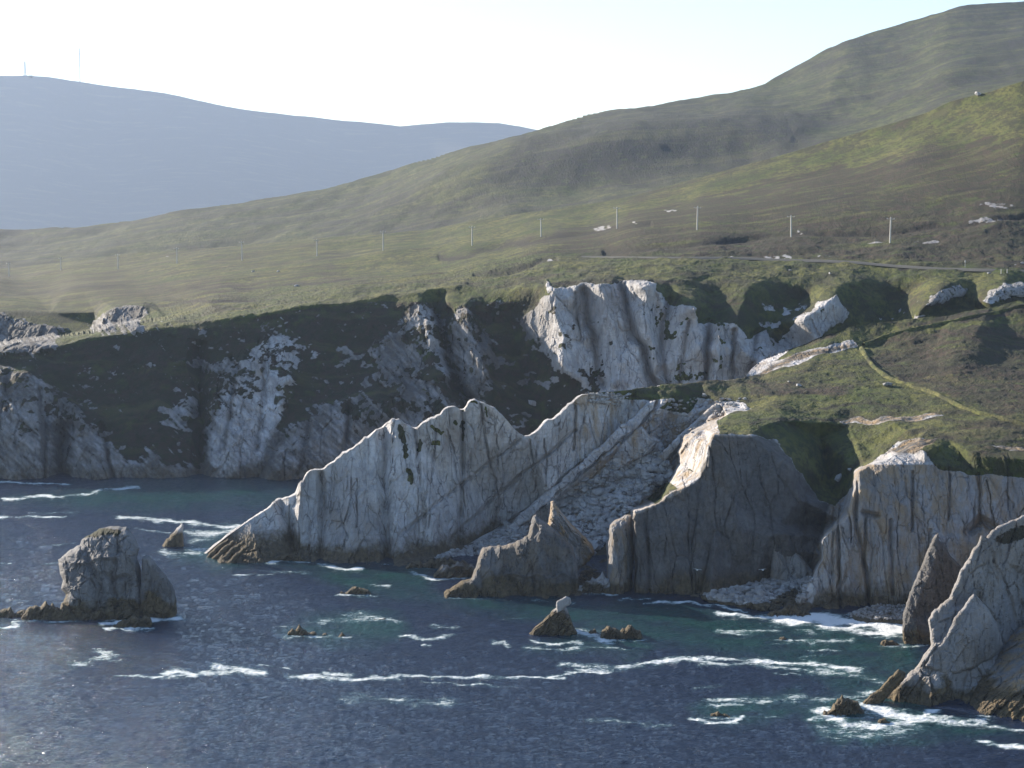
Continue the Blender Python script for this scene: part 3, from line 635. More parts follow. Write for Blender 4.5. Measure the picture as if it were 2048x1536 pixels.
def mk_prom(vx, vy, x, y, z, co):
    n = len(vx); R = np.zeros(n)
    R = paint(R, grass_p, vx, vy, 1.0, 3, 7, 6)
    R = paint(R, bare_p, vx, vy, .42, 3, 9, 7); R = paint(R, bare_p[1::2], vx, vy, .12, 2, 5, 7)
    R = paint(R, [[(1350, 790), (1400, 800), (1380, 830), (1320, 820)], [(1340, 960), (1355, 975), (1310, 1010), (1290, 1000)], [(1370, 930), (1400, 950), (1375, 940)], [(1850, 903), (2300, 905), (2300, 965), (2048, 955), (1950, 950), (1870, 940)]], vx, vy, .85, 4, 8, 8)
    # turf cracks and ledges on the white ridge
    L = np.zeros(n)
    for pl, w in (([(797, 845), (808, 885), (815, 930), (822, 965)], 6), ([(845, 860), (838, 900)], 4), ([(870, 885), (885, 890), (900, 893)], 6), ([(925, 820), (925, 880)], 4), ([(968, 815), (975, 840)], 5), ([(985, 850), (1000, 852)], 4), ([(865, 855), (885, 865)], 4), ([(905, 815), (912, 850)], 3), ([(940, 802), (970, 808)], 3)):
        L = np.maximum(L, 1.1 * np.exp(-(segdist(pl, vx + 3 * vnoise(vx / 6, vy / 6, x * 0, 141), vy + 3 * vnoise(vx / 6, vy / 6, x * 0, 142)) / w) ** 2))
    L = L * sstep(-.25, .2, fbm(x / 1.6, y / 2, z / 2.2, 3, 145)); R = np.maximum(R, L)
    B = .22 + .3 * fbm(vx / 200, vy / 40, x * 0, 4, 63)
    B = paint(B, [[(1735, 720), (1800, 668), (2300, 620), (2300, 850), (2048, 835), (1900, 790), (1800, 762)], [(1500, 770), (1700, 770), (1700, 790), (1500, 790)], [(1560, 690), (1700, 655), (2300, 575), (2300, 615), (1800, 655), (1700, 680)]], vx, vy, .65, 6, 14, 12)
    B = paint(B, [[(1700, 640), (1800, 655), (1720, 700), (1640, 715)], [(1480, 815), (1700, 820), (1640, 845), (1500, 850)]], vx, vy, -.2, 5, 8, 13)
    sl = paint(np.zeros(n), [slip_p], vx, vy, 1.0, 8, 10, 17)
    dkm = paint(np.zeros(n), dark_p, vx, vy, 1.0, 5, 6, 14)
    rk = R < .5
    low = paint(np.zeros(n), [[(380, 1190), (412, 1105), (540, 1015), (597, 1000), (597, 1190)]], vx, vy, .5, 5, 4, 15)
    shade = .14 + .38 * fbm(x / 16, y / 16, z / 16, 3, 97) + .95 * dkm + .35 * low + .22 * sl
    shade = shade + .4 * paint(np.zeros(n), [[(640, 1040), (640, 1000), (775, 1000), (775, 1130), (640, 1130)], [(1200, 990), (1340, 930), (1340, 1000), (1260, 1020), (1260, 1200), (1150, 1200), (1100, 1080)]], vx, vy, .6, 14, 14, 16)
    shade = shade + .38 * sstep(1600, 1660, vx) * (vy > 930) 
    for pl, w, a in CRK:
        k = (np.abs(vx - pl[0][0]) < 40); shade[k] += .45 * a * np.clip(.5 + 1.6 * vnoise(vx[k] / 9, vy[k] / 16, vx[k] * 0, 175), 0, 1) * np.exp(-(segdist(pl, vx[k] + 2 * vnoise(vx[k] / 25, vy[k] / 25, vx[k] * 0, 77), vy[k]) / 1.7) ** 2)
    G = sstep(6.5, .3, z + 3 * fbm(x / 5, y / 6, z / 5, 4, 91)); br_ = paint(np.zeros(n), bare_p, vx, vy, 1.0, 3, 9, 7); bch = paint(np.zeros(n), beach_p, vx, vy, 1.0, 3, 3, 92); G = G * (1 - bch * sstep(.0, .5, z)); shade = shade * (1 - .8 * bch); shade = shade + .9 * br_; G = np.where(vx < 600, np.maximum(G, .9 * sstep(9, 3, z)), G)
    och = .35 + .5 * fbm(x / 12, y / 12, z / 12, 3, 151)
    och = np.where((vx > 1600) & (vy > 930), .7, och) ; och = np.where((vx > 1150) & (vx < 1460) & (vy < 1100), .75, och)
    och = np.where((vx > 1340) & (vx < 1425) & (vy < 1000) & (y > 412) & (y < 445), .9, och)
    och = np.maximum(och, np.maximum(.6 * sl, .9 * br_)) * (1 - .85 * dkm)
    och = np.where((vx < 1150), .22, och)
    A = np.where(rk, och, 0)
    for pl, w in (([(1500, 845), (1700, 838), (1800, 832)], 3), ([(1850, 838), (1900, 840), (2048, 860)], 4), ([(1880, 880), (1960, 885), (2100, 882)], 4), ([(1840, 740), (1950, 735), (2048, 742)], 3), ([(1800, 755), (1900, 765)], 3), ([(1640, 815), (1800, 812)], 3), ([(1180, 793), (1300, 797)], 3)):
        A = np.where(rk, A, np.maximum(A, .8 * np.exp(-(segdist(pl, vx, vy + 5 * vnoise(vx / 30, vy / 30, x * 0, 71)) / w) ** 2)))
    return np.stack([R, G, np.clip(np.where(rk, shade, B), 0, 1), np.clip(A, 0, 1)], 1)
def dp_prom(vx, vy, x, y, z, de):
    gr = paint(np.zeros(len(vx)), grass_p, vx, vy, 1.0, 5, 7, 6)
    g = .8 * fbm(x / 18, y / 25, x * 0, 4, 201) + .5 * ridged(x / 10, y / 8, x * 0, 4, 203) + .34 * fbm(x / 1.6, y / 2.4, x * 0, 3, 205)
    left = (vx < 1250)
    slip = paint(np.zeros(len(vx)), [[(1000, 1060), (1160, 960), (1330, 800), (1500, 800), (1420, 850), (1360, 880), (1350, 960), (1262, 1010), (1262, 1250), (1140, 1200), (1100, 1080)]], vx, vy, 1.0, 6, 8, 18)
    r1 = rock_disp(x, y, z, .62, 4.6, 17, -.06, 3)
    r2 = rock_disp(x, y, z, .55, 3.5, 9, -.95, 5)
    r3 = rock_disp(x, y, z, .55, 4.2, 20, .04, 9)
    r = np.where(left, r1, r3) * (1 - slip) + slip * (r2 * .8 + .9 * fbm(x / 2.2, y / 2.2, z / 2.2, 4, 211))
    cr = sstep(0, 30, vy - np.interp(vx, [c[0] for c in crest + crest2], [c[1] for c in crest + crest2]))
    r = r * np.where(vx < 1180, .35 + .65 * cr, 1)
    bch = paint(np.zeros(len(vx)), beach_p, vx, vy, 1.0, 5, 2, 92)
    return (-(1 - gr) * (1 - .8 * bch) * r, g * gr * .8 + (1 - gr) * (1 - bch) * r * .2 + .9 * bch)
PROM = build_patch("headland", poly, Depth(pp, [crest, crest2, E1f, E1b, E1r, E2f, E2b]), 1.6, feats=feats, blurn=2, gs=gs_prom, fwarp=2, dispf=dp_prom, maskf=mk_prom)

# back of the white ridge, so that it is a solid fin falling to the bay behind
def ridge_back():
    xs = np.arange(402, 1490, 4.0); cy = np.interp(xs, [c[0] for c in crest], [c[1] for c in crest])
    rows = []; lip = lambda a: (.25 + 1.0 * abs(math.sin(a * .071) * math.sin(a * .023 + 1))) * (1 if a < 1160 else (-1.2 if a > 1185 else 0))
    pr = [sample(PROM, a, b + .3) for a, b in zip(xs, cy)]
    for k, (dx, dz, dD) in enumerate([(0, 0, 0), (-.3, -.36, 1.4), (-.2, .6, 3.0), (0, 7, 8), (0, 14, 14), (0, 26, 22), (0, 45, 32)]):
        rows.append([(p.x + dx, p.y + dD, max(p.z - (dz if dz >= 0 else dz * lip(a)), -4 - k * .1)) for p, a in zip(pr, xs)])
    co = np.array(rows).reshape(-1, 3); n = len(xs); nr = len(rows)
    f = [(j * n + i, (j + 1) * n + i, (j + 1) * n + i + 1, j * n + i + 1) for j in range(nr - 1) for i in range(n - 1)]
    co[:, 1] += .8 * fbm(co[:, 0] / 5, co[:, 1] / 5, co[:, 2] / 9, 3, 7) * (np.arange(len(co)) >= 2 * n)
    A = np.zeros((len(co), 4)); A[:, 2] = .3
    o = mesh_from("headland_far_side", co, f, M_LAND, A); o["kind"] = "structure"
ridge_back()

# ================================================================== free-standing rocks, stacks and slabs
def rock(name, outline, base, thick, step=2.0, ctrl=None, feats=(), rim=None, rimw=12, tone=.5, brown=5.0, och=.3, amp=.5, cw=3.0, ch=7.0, dip=0.0, seed=0, label=None, cat='rock', group=None, kind=None, grass=None, chains=()):
    lab = label
    outline = jag_line(list(outline) + [outline[0]], 5, 1.5, seed)[:-1]
    if ctrl is None:
        ys = [p[1] for p in outline]; xs = [p[0] for p in outline]
        dp = lambda X, Y: base + thick * .35 * np.clip((max(ys) - Y) / (max(ys) - min(ys) + 1e-6), 0, 1)
    else:
        dp = Depth(ctrl, chains)
    def mf(vx, vy, x, y, z, co):
        n = len(vx)
        G = sstep(brown + 1.0, brown - 1.5, z + 3.2 * fbm(x / 4, y / 4, z / 4, 4, seed + 91))
        T = np.clip(tone + .25 * fbm(x / 7, y / 7, z / 7, 3, seed + 97), 0, 1)
        R = np.zeros(n)
        if grass: R = paint(R, grass, vx, vy, .75, 7, 16, seed)
        return np.stack([R, G, T, np.full(n, och)], 1)
    r = build_patch(name, outline, dp, step, feats=feats, blurn=1, dispf=lambda vx, vy, x, y, z, de: rock_disp(x, y, z, amp, cw, ch, dip, seed), maskf=mf, thick=thick, rim=thick * .45 if rim is None else rim, rimw=rimw, kind=kind)
    tag(r.o, label, cat if kind is None else None, group)
    return r

COLLARS = []
def low_rock(pts, label, thick=4, seed=0, group=None, tone=.6, name="rock", brown=20, step=1.5):
    """small skerry: pts = ridge line above the sea, closed below it"""
    ymax = max(p[1] for p in pts); b = float(W(ymax - 1))
    COLLARS.append(([(pts[0][0] - 3, ymax - 2.5), (pts[-1][0] + 5, ymax - 2)], 3.0, .62 + .2 * math.sin(seed * 3.1)))
    rg = random.Random(seed); jag = [pts[0]]
    for (x1, y1), (x2, y2) in zip(pts[:-1], pts[1:]):
        n = max(1, int(math.hypot(x2 - x1, y2 - y1) / 5))
        for k in range(1, n + 1):
            t = k / n; hgt = ymax - (y1 + (y2 - y1) * t)
            jag.append((x1 + (x2 - x1) * t, ymax - hgt * rg.uniform(.85, 1.32)))
    jag[-1] = pts[-1]; pts = jag
    out = list(pts) + [(pts[-1][0], ymax + 8), (pts[0][0], ymax + 8)]
    return rock(name, out, b + 1.0, thick, step=step, rim=thick * .3, rimw=6, tone=tone, brown=brown, och=.2, amp=.55, cw=1.1, ch=3, dip=-.7, seed=seed, label=label, group=group)

# big stack in the bay on the left
rock("sea_stack", [(135, 1250), (133, 1216), (126, 1206), (132, 1189), (122, 1177), (126, 1161), (120, 1148), (116, 1119), (132, 1106), (150, 1095), (160, 1090), (164, 1079), (180, 1070), (198, 1057), (222, 1052), (253, 1053), (262, 1064), (270, 1076), (280, 1098), (274, 1114), (281, 1134), (284, 1161), (288, 1250)],
     0, 11, ctrl=[(100, 1260, 374), (300, 1260, 374), (100, 1150, 383), (160, 1180, 376), (200, 1120, 379), (250, 1080, 382), (270, 1110, 380), (290, 1150, 381), (200, 1200, 376), (230, 1235, 374), (150, 1100, 384), (220, 1040, 388), (100, 1040, 390), (300, 1040, 390), (180, 1240, 375), (250, 1180, 379)],
     feats=[([(168, 1090), (190, 1150), (195, 1240)], 10, 1.6), ([(232, 1090), (228, 1230)], 8, 1.2), ([(140, 1120), (230, 1110)], 8, -1.0), ([(215, 1150), (260, 1160)], 8, 1.2)],
     rim=4.5, rimw=13, tone=.78, brown=3.0, och=0, amp=.6, cw=3.2, ch=5, dip=.3, seed=11, label="large blocky grey sea stack standing in the bay at the left", cat="sea stack", grass=[[(175, 1068), (230, 1056), (245, 1066), (200, 1082), (170, 1088)]])
rock("sea_stack", [(277, 1250), (280, 1190), (283, 1150), (284, 1120), (290, 1111), (297, 1110), (305, 1118), (315, 1131), (328, 1146), (337, 1158), (349, 1178), (353, 1202), (355, 1250)],
     375, 8, rim=3.5, rimw=12, tone=.78, brown=4, och=0, amp=.5, cw=2.5, ch=6, dip=-.2, seed=12, label="rounded grey fin of rock leaning on the right side of the large sea stack", cat="sea stack")
rk = "skerries around the left sea stack"
low_rock([(36, 1246), (50, 1225), (75, 1210), (92, 1206), (105, 1212), (125, 1214), (145, 1224), (160, 1246)], "wide low brown rock against the left foot of the big sea stack", 9, 21, rk)
low_rock([(-60, 1240), (-40, 1225), (-10, 1222), (8, 1222), (20, 1219), (30, 1228), (36, 1226), (48, 1219), (62, 1224), (58, 1240)], "flat brown rock at the left edge of the picture, left of the big stack", 7, 22, rk)
low_rock([(140, 1244), (165, 1232), (200, 1222), (232, 1218), (262, 1224), (285, 1240)], "dark weedy ledge along the front foot of the big sea stack", 4, 26, rk)
low_rock([(216, 1260), (232, 1248), (246, 1240), (258, 1236), (268, 1230), (274, 1236), (284, 1234), (300, 1236), (305, 1248), (300, 1260)], "small jagged brown rock in the foam just in front of the big sea stack", 5, 23, rk)
# fin behind the stack
rock("rock_fin", [(314, 1104), (318, 1097), (330, 1082), (345, 1066), (358, 1053), (364, 1047), (367, 1050), (366, 1070), (367, 1085), (371, 1104)], 456, 6, step=1.2, rim=2.5, rimw=9, tone=.25, brown=5, amp=.2, cw=2, ch=6, seed=24, label="small pointed triangular rock fin rising from the sea beyond the big stack", cat="rock")
# slabs at the tip of the ridge
tg = "tilted slabs at the tip of the white ridge"
for i, (dx, dy, L) in enumerate([(0, 0, 44), (10, 5, 46), (24, 9, 50), (40, 12, 42)]):
    a = (411 + dx, 1112 + dy)
    rock("rock_slab", [(a[0], a[1] + 4), (a[0] + L * .5, a[1] - L * .44), (a[0] + L, a[1] - L * .8), (a[0] + L + 6, a[1] - L * .72), (a[0] + L * .6, a[1] - L * .2), (a[0] + 14, a[1] + 8)], float(W(a[1] + 3)), 2.2, step=1.2, rim=.8, rimw=5, tone=.3, brown=30, amp=.12, cw=2, ch=4, dip=-.8, seed=30 + i,
         label=["lowest tilted brown slab at the seaward tip of the white ridge", "second tilted brown slab from the seaward tip of the white ridge", "third tilted brown slab from the seaward tip of the white ridge", "fourth tilted brown slab, furthest from the tip of the white ridge"][i], group=tg)
# dark stack in front of the landslip
rock("sea_stack", [(884, 1196), (890, 1182), (908, 1171), (925, 1160), (942, 1157), (948, 1140), (953, 1129), (960, 1105), (966, 1094), (987, 1092), (1014, 1089), (1040, 1080), (1055, 1071), (1060, 1052), (1066, 1032), (1072, 1029), (1080, 1037), (1089, 1042), (1100, 1052), (1110, 1058), (1128, 1076), (1144, 1092), (1150, 1110), (1154, 1126), (1156, 1160), (1157, 1210), (884, 1212)],
     0, 13, ctrl=[(870, 1215, 391), (1170, 1215, 391), (884, 1190, 397), (940, 1195, 397), (960, 1150, 399), (975, 1110, 403), (1000, 1195, 396), (1060, 1100, 400), (1070, 1030, 406), (1140, 1100, 402), (1150, 1190, 398), (1080, 1190, 396), (870, 1020, 410), (1170, 1020, 410), (1020, 1130, 400)],
     feats=[([(1062, 1130), (1065, 1200)], 4, 1), ([(1000, 1155), (1150, 1150)], 5, -.8), ([(1080, 1060), (1090, 1190)], 12, -1.2)],
     rim=3.5, rimw=10, tone=.95, brown=3.0, och=.25, amp=.5, cw=3, ch=7, seed=41, label="dark grey sea stack with a pointed top in front of the landslip", cat="sea stack")
rock("rock_fin", [(1092, 1060), (1097, 1044), (1100, 1022), (1101, 1003), (1107, 1001), (1112, 1010), (1125, 1026), (1140, 1045), (1152, 1056), (1170, 1072), (1184, 1088), (1190, 1104), (1180, 1122), (1165, 1134), (1150, 1145), (1120, 1120)],
     414, 9, rim=3.5, rimw=9, tone=.5, brown=-5, och=1.0, amp=.6, cw=1.6, ch=9, dip=.65, seed=42, label="brown ribbed rock fin behind the dark pointed sea stack", cat="rock")
fr = "rocks at the foot of the white ridge"
low_rock([(862, 1160), (872, 1143), (885, 1134), (900, 1130), (925, 1130), (950, 1136), (962, 1150), (965, 1160)], "ribbed brown rock between the white ridge and the dark pointed stack", 8, 43, fr, tone=.5, brown=3)
low_rock([(884, 1196), (900, 1180), (915, 1168), (930, 1172), (940, 1186), (938, 1197)], "small brown rock at the left toe of the dark pointed stack", 5, 44, fr)
low_rock([(540, 1126), (552, 1112), (575, 1106), (600, 1108), (612, 1126)], "low brown ledge at the foot of the white ridge near its seaward end", 4, 45, fr)
low_rock([(800, 1140), (820, 1128), (860, 1122), (900, 1120), (935, 1124), (950, 1140)], "long low dark ledge under the right end of the white wall", 6, 46, fr)
low_rock([(1155, 1186), (1170, 1165), (1185, 1155), (1200, 1150), (1215, 1160), (1225, 1175), (1225, 1190)], "brown ribbed rocks in the gap right of the dark pointed stack", 5, 47, fr, tone=.45, brown=2.5)
sb = "pale bedding slabs on the landslip"
rock("rock_slab", [(1004, 1064), (1030, 1040), (1040, 1026), (1062, 1010), (1090, 984), (1118, 966), (1140, 942), (1158, 930), (1180, 906), (1206, 888), (1240, 852), (1270, 832), (1296, 804), (1312, 800), (1306, 818), (1286, 838), (1272, 858), (1240, 878), (1222, 900), (1205, 906), (1184, 930), (1160, 944), (1142, 966), (1110, 988), (1100, 1004), (1080, 1016), (1060, 1040), (1040, 1052), (1020, 1074)], 0, 3, ctrl=[(980, 1080, 462), (1004, 1064, 463), (1040, 1064, 461), (1090, 984, 466), (1110, 1000, 464), (1240, 852, 474), (1240, 884, 472), (1322, 800, 479), (1300, 780, 482), (1340, 830, 478), (980, 1000, 468)], step=1.5, rim=1.0, rimw=5, tone=.2, brown=-9, och=.2, amp=.5, cw=2.5, ch=5, dip=.7, seed=55, label="longest smooth pale slab slanting from the beach up to the turf", group=sb)
rock("rock_slab", [(1150, 985), (1180, 950), (1215, 912), (1250, 880), (1275, 856), (1284, 852), (1300, 872), (1322, 880), (1300, 905), (1262, 925), (1225, 945), (1205, 965), (1170, 985)], 473, 4, step=1.5, rim=1.4, rimw=6, tone=.05, brown=-9, och=.8, amp=.4, cw=3, ch=5, dip=.7, seed=56, label="cracked cream slab with a stepped top in the middle of the landslip", group=sb)
rock("rock_slab", [(1318, 912), (1345, 882), (1380, 850), (1412, 822), (1432, 806), (1446, 818), (1440, 836), (1420, 858), (1380, 878), (1350, 900), (1330, 925)], 474, 4, step=1.5, rim=1.4, rimw=5, tone=.05, brown=-9, och=.5, amp=.3, cw=4, ch=3, dip=.7, seed=57, label="pale slab with a sunlit upper edge ending under the headland turf", group=sb)
# pinnacle with lit left edge
rock("rock_pinnacle", [(1213, 1200), (1213, 1150), (1214, 1120), (1212, 1090), (1216, 1078), (1220, 1050), (1230, 1040), (1250, 1030), (1262, 1030), (1266, 1060), (1268, 1110), (1264, 1160), (1270, 1205), (1220, 1208)],
     0, 10, ctrl=[(1200, 1215, 395), (1280, 1215, 396), (1213, 1190, 402), (1225, 1190, 398.5), (1228, 1060, 403), (1212, 1060, 407), (1262, 1040, 410), (1240, 1190, 399), (1264, 1190, 404), (1200, 1020, 412), (1280, 1020, 412)],
     rim=3.5, rimw=7, tone=.6, brown=3, och=.6, amp=.45, cw=1.8, ch=12, seed=51, label="tall narrow rock pinnacle with a sunlit left edge beside the big dark cliff", cat="rock")
rock("rock_slab", [(1540, 1160), (1543, 1110), (1546, 1072), (1556, 1063), (1566, 1070), (1580, 1090), (1600, 1110), (1625, 1140), (1640, 1170), (1600, 1175)], 404, 5, rim=2, rimw=10, tone=.55, brown=-5, och=.4, amp=.4, cw=3, ch=8, seed=52, label="grey slab propped in the inlet at the back of the boulder beach", cat="rock")
# skerries in the bay
sk = "skerries scattered in the bay"
low_rock([(676, 1193), (682, 1184), (690, 1187), (700, 1178), (712, 1174), (722, 1176), (735, 1178), (746, 1192)], "low dark rock breaking the water left of the dark pointed stack", 5, 61, sk)
low_rock([(573, 1272), (580, 1260), (590, 1261), (598, 1254), (606, 1258), (618, 1266), (630, 1266), (640, 1270), (652, 1266), (658, 1276)], "jagged line of black rock in the middle of the bay", 4, 62, sk)
low_rock([(673, 1279), (679, 1270), (684, 1267), (690, 1272), (694, 1279)], "tiny black rock just right of the jagged black line", 2.5, 63, sk, step=1)
low_rock([(1172, 1272), (1180, 1262), (1190, 1260), (1198, 1270)], "small dark rock in the foam right of the leaning rock", 3, 64, sk, step=1)
low_rock([(1196, 1282), (1204, 1264), (1214, 1254), (1224, 1256), (1232, 1262), (1240, 1260)  , (1256, 1254), (1270, 1254), (1280, 1262), (1287, 1282)], "ribbed dark rock standing right of the leaning rock with the boulder", 6, 65, sk)
low_rock([(1552, 1284), (1560, 1275), (1568, 1273), (1578, 1284)], "small dark rock in the green water before the boulder beach", 3, 66, sk, step=1)
low_rock([(1756, 1296), (1764, 1284), (1778, 1282), (1792, 1286), (1808, 1296)], "low dark rock by the foot of the dark leaning fin", 4, 67, sk)
low_rock([(1412, 1440), (1422, 1430), (1436, 1426), (1450, 1428), (1462, 1432), (1476, 1440)], "low black rock with a foam collar in the lower middle of the bay", 3, 68, sk)
low_rock([(1636, 1438), (1648, 1422), (1660, 1424), (1670, 1408), (1684, 1398), (1700, 1400), (1716, 1404), (1726, 1420), (1738, 1438)], "rounded brown rock ringed by surf near the lower right corner", 7, 69, sk, tone=.4)
low_rock([(1754, 1446), (1762, 1438), (1770, 1437), (1780, 1446), (1788, 1454)], "small black rock in white surf right of the rounded brown one", 2.5, 70, sk, step=1)
low_rock([(1442, 1410), (1450, 1405), (1466, 1408), (1476, 1411)], "tiny black rock barely above the swirl in the lower middle", 2, 71, sk, step=1)
low_rock([(868, 1254), (880, 1250), (905, 1253)], "thin dark rock barely awash left of the leaning rock", 2, 72, sk, step=1)
low_rock([(808, 1275), (816, 1269), (826, 1275)], "small black rock barely awash in the centre of the bay", 2, 73, sk, step=1)
low_rock([(676, 1243), (700, 1238), (735, 1240), (770, 1237), (776, 1243)], "thin black ledge awash in the foam left of centre", 2, 74, sk, step=1)
low_rock([(1530, 1232), (1545, 1220), (1560, 1222), (1580, 1210), (1600, 1216), (1622, 1228), (1640, 1236)], "dark rocks at the toe of the boulder beach below the pale cliff edge", 6, 75, sk, tone=.4)
low_rock([(1694, 1240), (1702, 1232), (1714, 1231), (1722, 1240)], "small pale boulder in the surf of the little beach", 3, 76, sk, tone=.1, brown=-5, step=1)
# leaning rock with the perched boulder
rock("leaning_rock", [(1046, 1288), (1052, 1274), (1066, 1258), (1080, 1246), (1094, 1232), (1108, 1218), (1122, 1212), (1134, 1216), (1140, 1232), (1146, 1250), (1154, 1264), (1164, 1280), (1168, 1290), (1160, 1296)], 359, 6, step=1.3, rim=1.8, rimw=7, tone=.6, brown=4.6, och=.2, amp=.5, cw=1.2, ch=6, dip=-.75, seed=81, label="leaning brown and grey wedge of rock carrying a pale boulder", cat="rock")
rock("perched_boulder", [(1112, 1212), (1114, 1202), (1124, 1197), (1132, 1192), (1141, 1196), (1143, 1206), (1132, 1213), (1122, 1222), (1114, 1226)], 359.5, 1.8, step=1, rim=.6, rimw=5, tone=.45, brown=-9, och=.1, amp=.08, cw=1.2, ch=1.2, seed=82, label="pale block perched on the tip of the leaning wedge rock", cat="boulder")
# dark fin and near slabs at right
rock("rock_fin", [(1808, 1300), (1804, 1262), (1806, 1228), (1818, 1190), (1834, 1150), (1848, 1118), (1860, 1088), (1870, 1070), (1877, 1066), (1878, 1080), (1890, 1090), (1900, 1110), (1920, 1130), (1960, 1180), (1960, 1300)],
     0, 12, ctrl=[(1790, 1310, 352), (1980, 1310, 350), (1806, 1262, 352.5), (1820, 1240, 353.5), (1877, 1070, 362), (1870, 1120, 360), (1900, 1200, 362), (1960, 1180, 369), (1780, 1060, 370), (1980, 1060, 370)],
     rim=1.8, rimw=5, tone=1.0, brown=2.0, och=.1, amp=.45, cw=2, ch=9, dip=.3, seed=91, label="dark leaning fin of rock beside the little surf beach", cat="rock")
S1 = [(1718, 1412), (1740, 1396), (1765, 1380), (1790, 1348), (1800, 1342), (1812, 1352), (1836, 1330), (1850, 1306), (1862, 1290), (1860, 1262), (1856, 1240), (1866, 1222), (1886, 1206), (1898, 1196), (1904, 1180), (1912, 1164), (1920, 1140), (1936, 1118), (1944, 1100), (1956, 1086), (1962, 1070), (1972, 1076), (1984, 1060), (2000, 1050), (2048, 1030), (2300, 960), (2300, 1450), (1900, 1450), (1870, 1446), (1800, 1436), (1760, 1424)]
rock("cliff", S1, 0, 10, ctrl=[(1700, 1420, 308), (1718, 1412, 312), (1800, 1430, 306), (1870, 1436, 305), (1900, 1480, 296), (2300, 1480, 296), (1800, 1345, 314), (1862, 1290, 314), (1856, 1240, 317), (1900, 1196, 321), (1962, 1070, 328), (2048, 1030, 340), (2300, 960, 372), (2000, 1200, 330), (1950, 1300, 318), (2048, 1250, 334), (2300, 1250, 360), (1700, 1060, 330), (1950, 1190, 323.5), (1925, 1225, 320), (1880, 1320, 313), (1860, 1400, 308), (2048, 1120, 338), (2000, 1360, 316)],
     feats=[([(1948, 1185), (1915, 1225), (1900, 1270), (1850, 1320)], 12, -1.3), ([(1985, 1100), (2010, 1180), (2030, 1250)], 7, 1.2), ([(1948, 1180), (1990, 1240), (2010, 1290)], 8, 1.2), ([(1820, 1350), (1780, 1420)], 10, -1), ([(2030, 1130), (2048, 1180)], 10, 1.6), ([(1880, 1330), (1950, 1300), (2000, 1290)], 14, -.8)],
     rim=2.4, rimw=7, tone=.68, brown=2.6, och=.2, amp=.55, cw=3.2, ch=9, dip=-.5, seed=95, kind='structure', grass=[[(1975, 1078), (2060, 1044), (2130, 1024), (2200, 1000), (2230, 1020), (2160, 1050), (2060, 1078), (2000, 1086)]])
rock("rock_slab", [(1850, 1332), (1862, 1304), (1884, 1284), (1896, 1262), (1906, 1240), (1922, 1220), (1938, 1196), (1948, 1186), (1958, 1196), (1976, 1216), (1996, 1250), (2006, 1290), (1986, 1316), (1940, 1340), (1890, 1352)], 0, 4, ctrl=[(1840, 1360, 309), (1850, 1332, 311), (1896, 1262, 314), (1948, 1186, 319), (2006, 1290, 319), (1940, 1340, 313), (1890, 1352, 311), (1840, 1180, 316), (2020, 1180, 324), (2020, 1360, 318), (1950, 1270, 314)], rim=1.6, rimw=7, tone=.68, brown=3, och=.2, amp=.35, cw=3, ch=6, dip=-.5, seed=98, label="grey plate of rock with a sunlit left edge leaning on the near right cliff", group="plates against the near right cliff")
rock("rock_slab", [(1716, 1416), (1738, 1392), (1762, 1374), (1782, 1352), (1797, 1338), (1812, 1346), (1806, 1362), (1784, 1384), (1768, 1402), (1744, 1422)], 307, 2.5, step=1.4, rim=1.2, rimw=6, tone=.6, brown=7, och=.3, amp=.35, cw=1.5, ch=5, dip=-.8, seed=99, label="lowest tilted slab running into the surf below the near right cliff", group="plates against the near right cliff")
rock("cliff_slab", [(1862, 1440), (1880, 1424), (1910, 1390), (1940, 1356), (1980, 1316), (2010, 1284), (2030, 1262), (2060, 1238), (2120, 1190), (2300, 1060), (2300, 1500), (2048, 1466), (1950, 1456)], 0, 14,
     ctrl=[(1840, 1450, 305), (1862, 1436, 307), (1950, 1450, 299), (2048, 1458, 295), (2300, 1500, 280), (1940, 1356, 317), (2030, 1262, 327), (2300, 1060, 345), (2048, 1350, 306), (2000, 1400, 302), (1840, 1040, 350), (2300, 1300, 296)],
     feats=[([(1905, 1440), (1960, 1380), (2060, 1290)], 7, .9), ([(1960, 1455), (2020, 1400), (2100, 1330)], 7, .9), ([(1930, 1450), (1990, 1390), (2060, 1330)], 8, -.9), ([(2010, 1460), (2060, 1420), (2120, 1370)], 8, .8)],
     rim=5, rimw=20, tone=.7, brown=4.5, och=1.0, amp=.5, cw=1.6, ch=12, dip=-.75, seed=97, kind='structure')

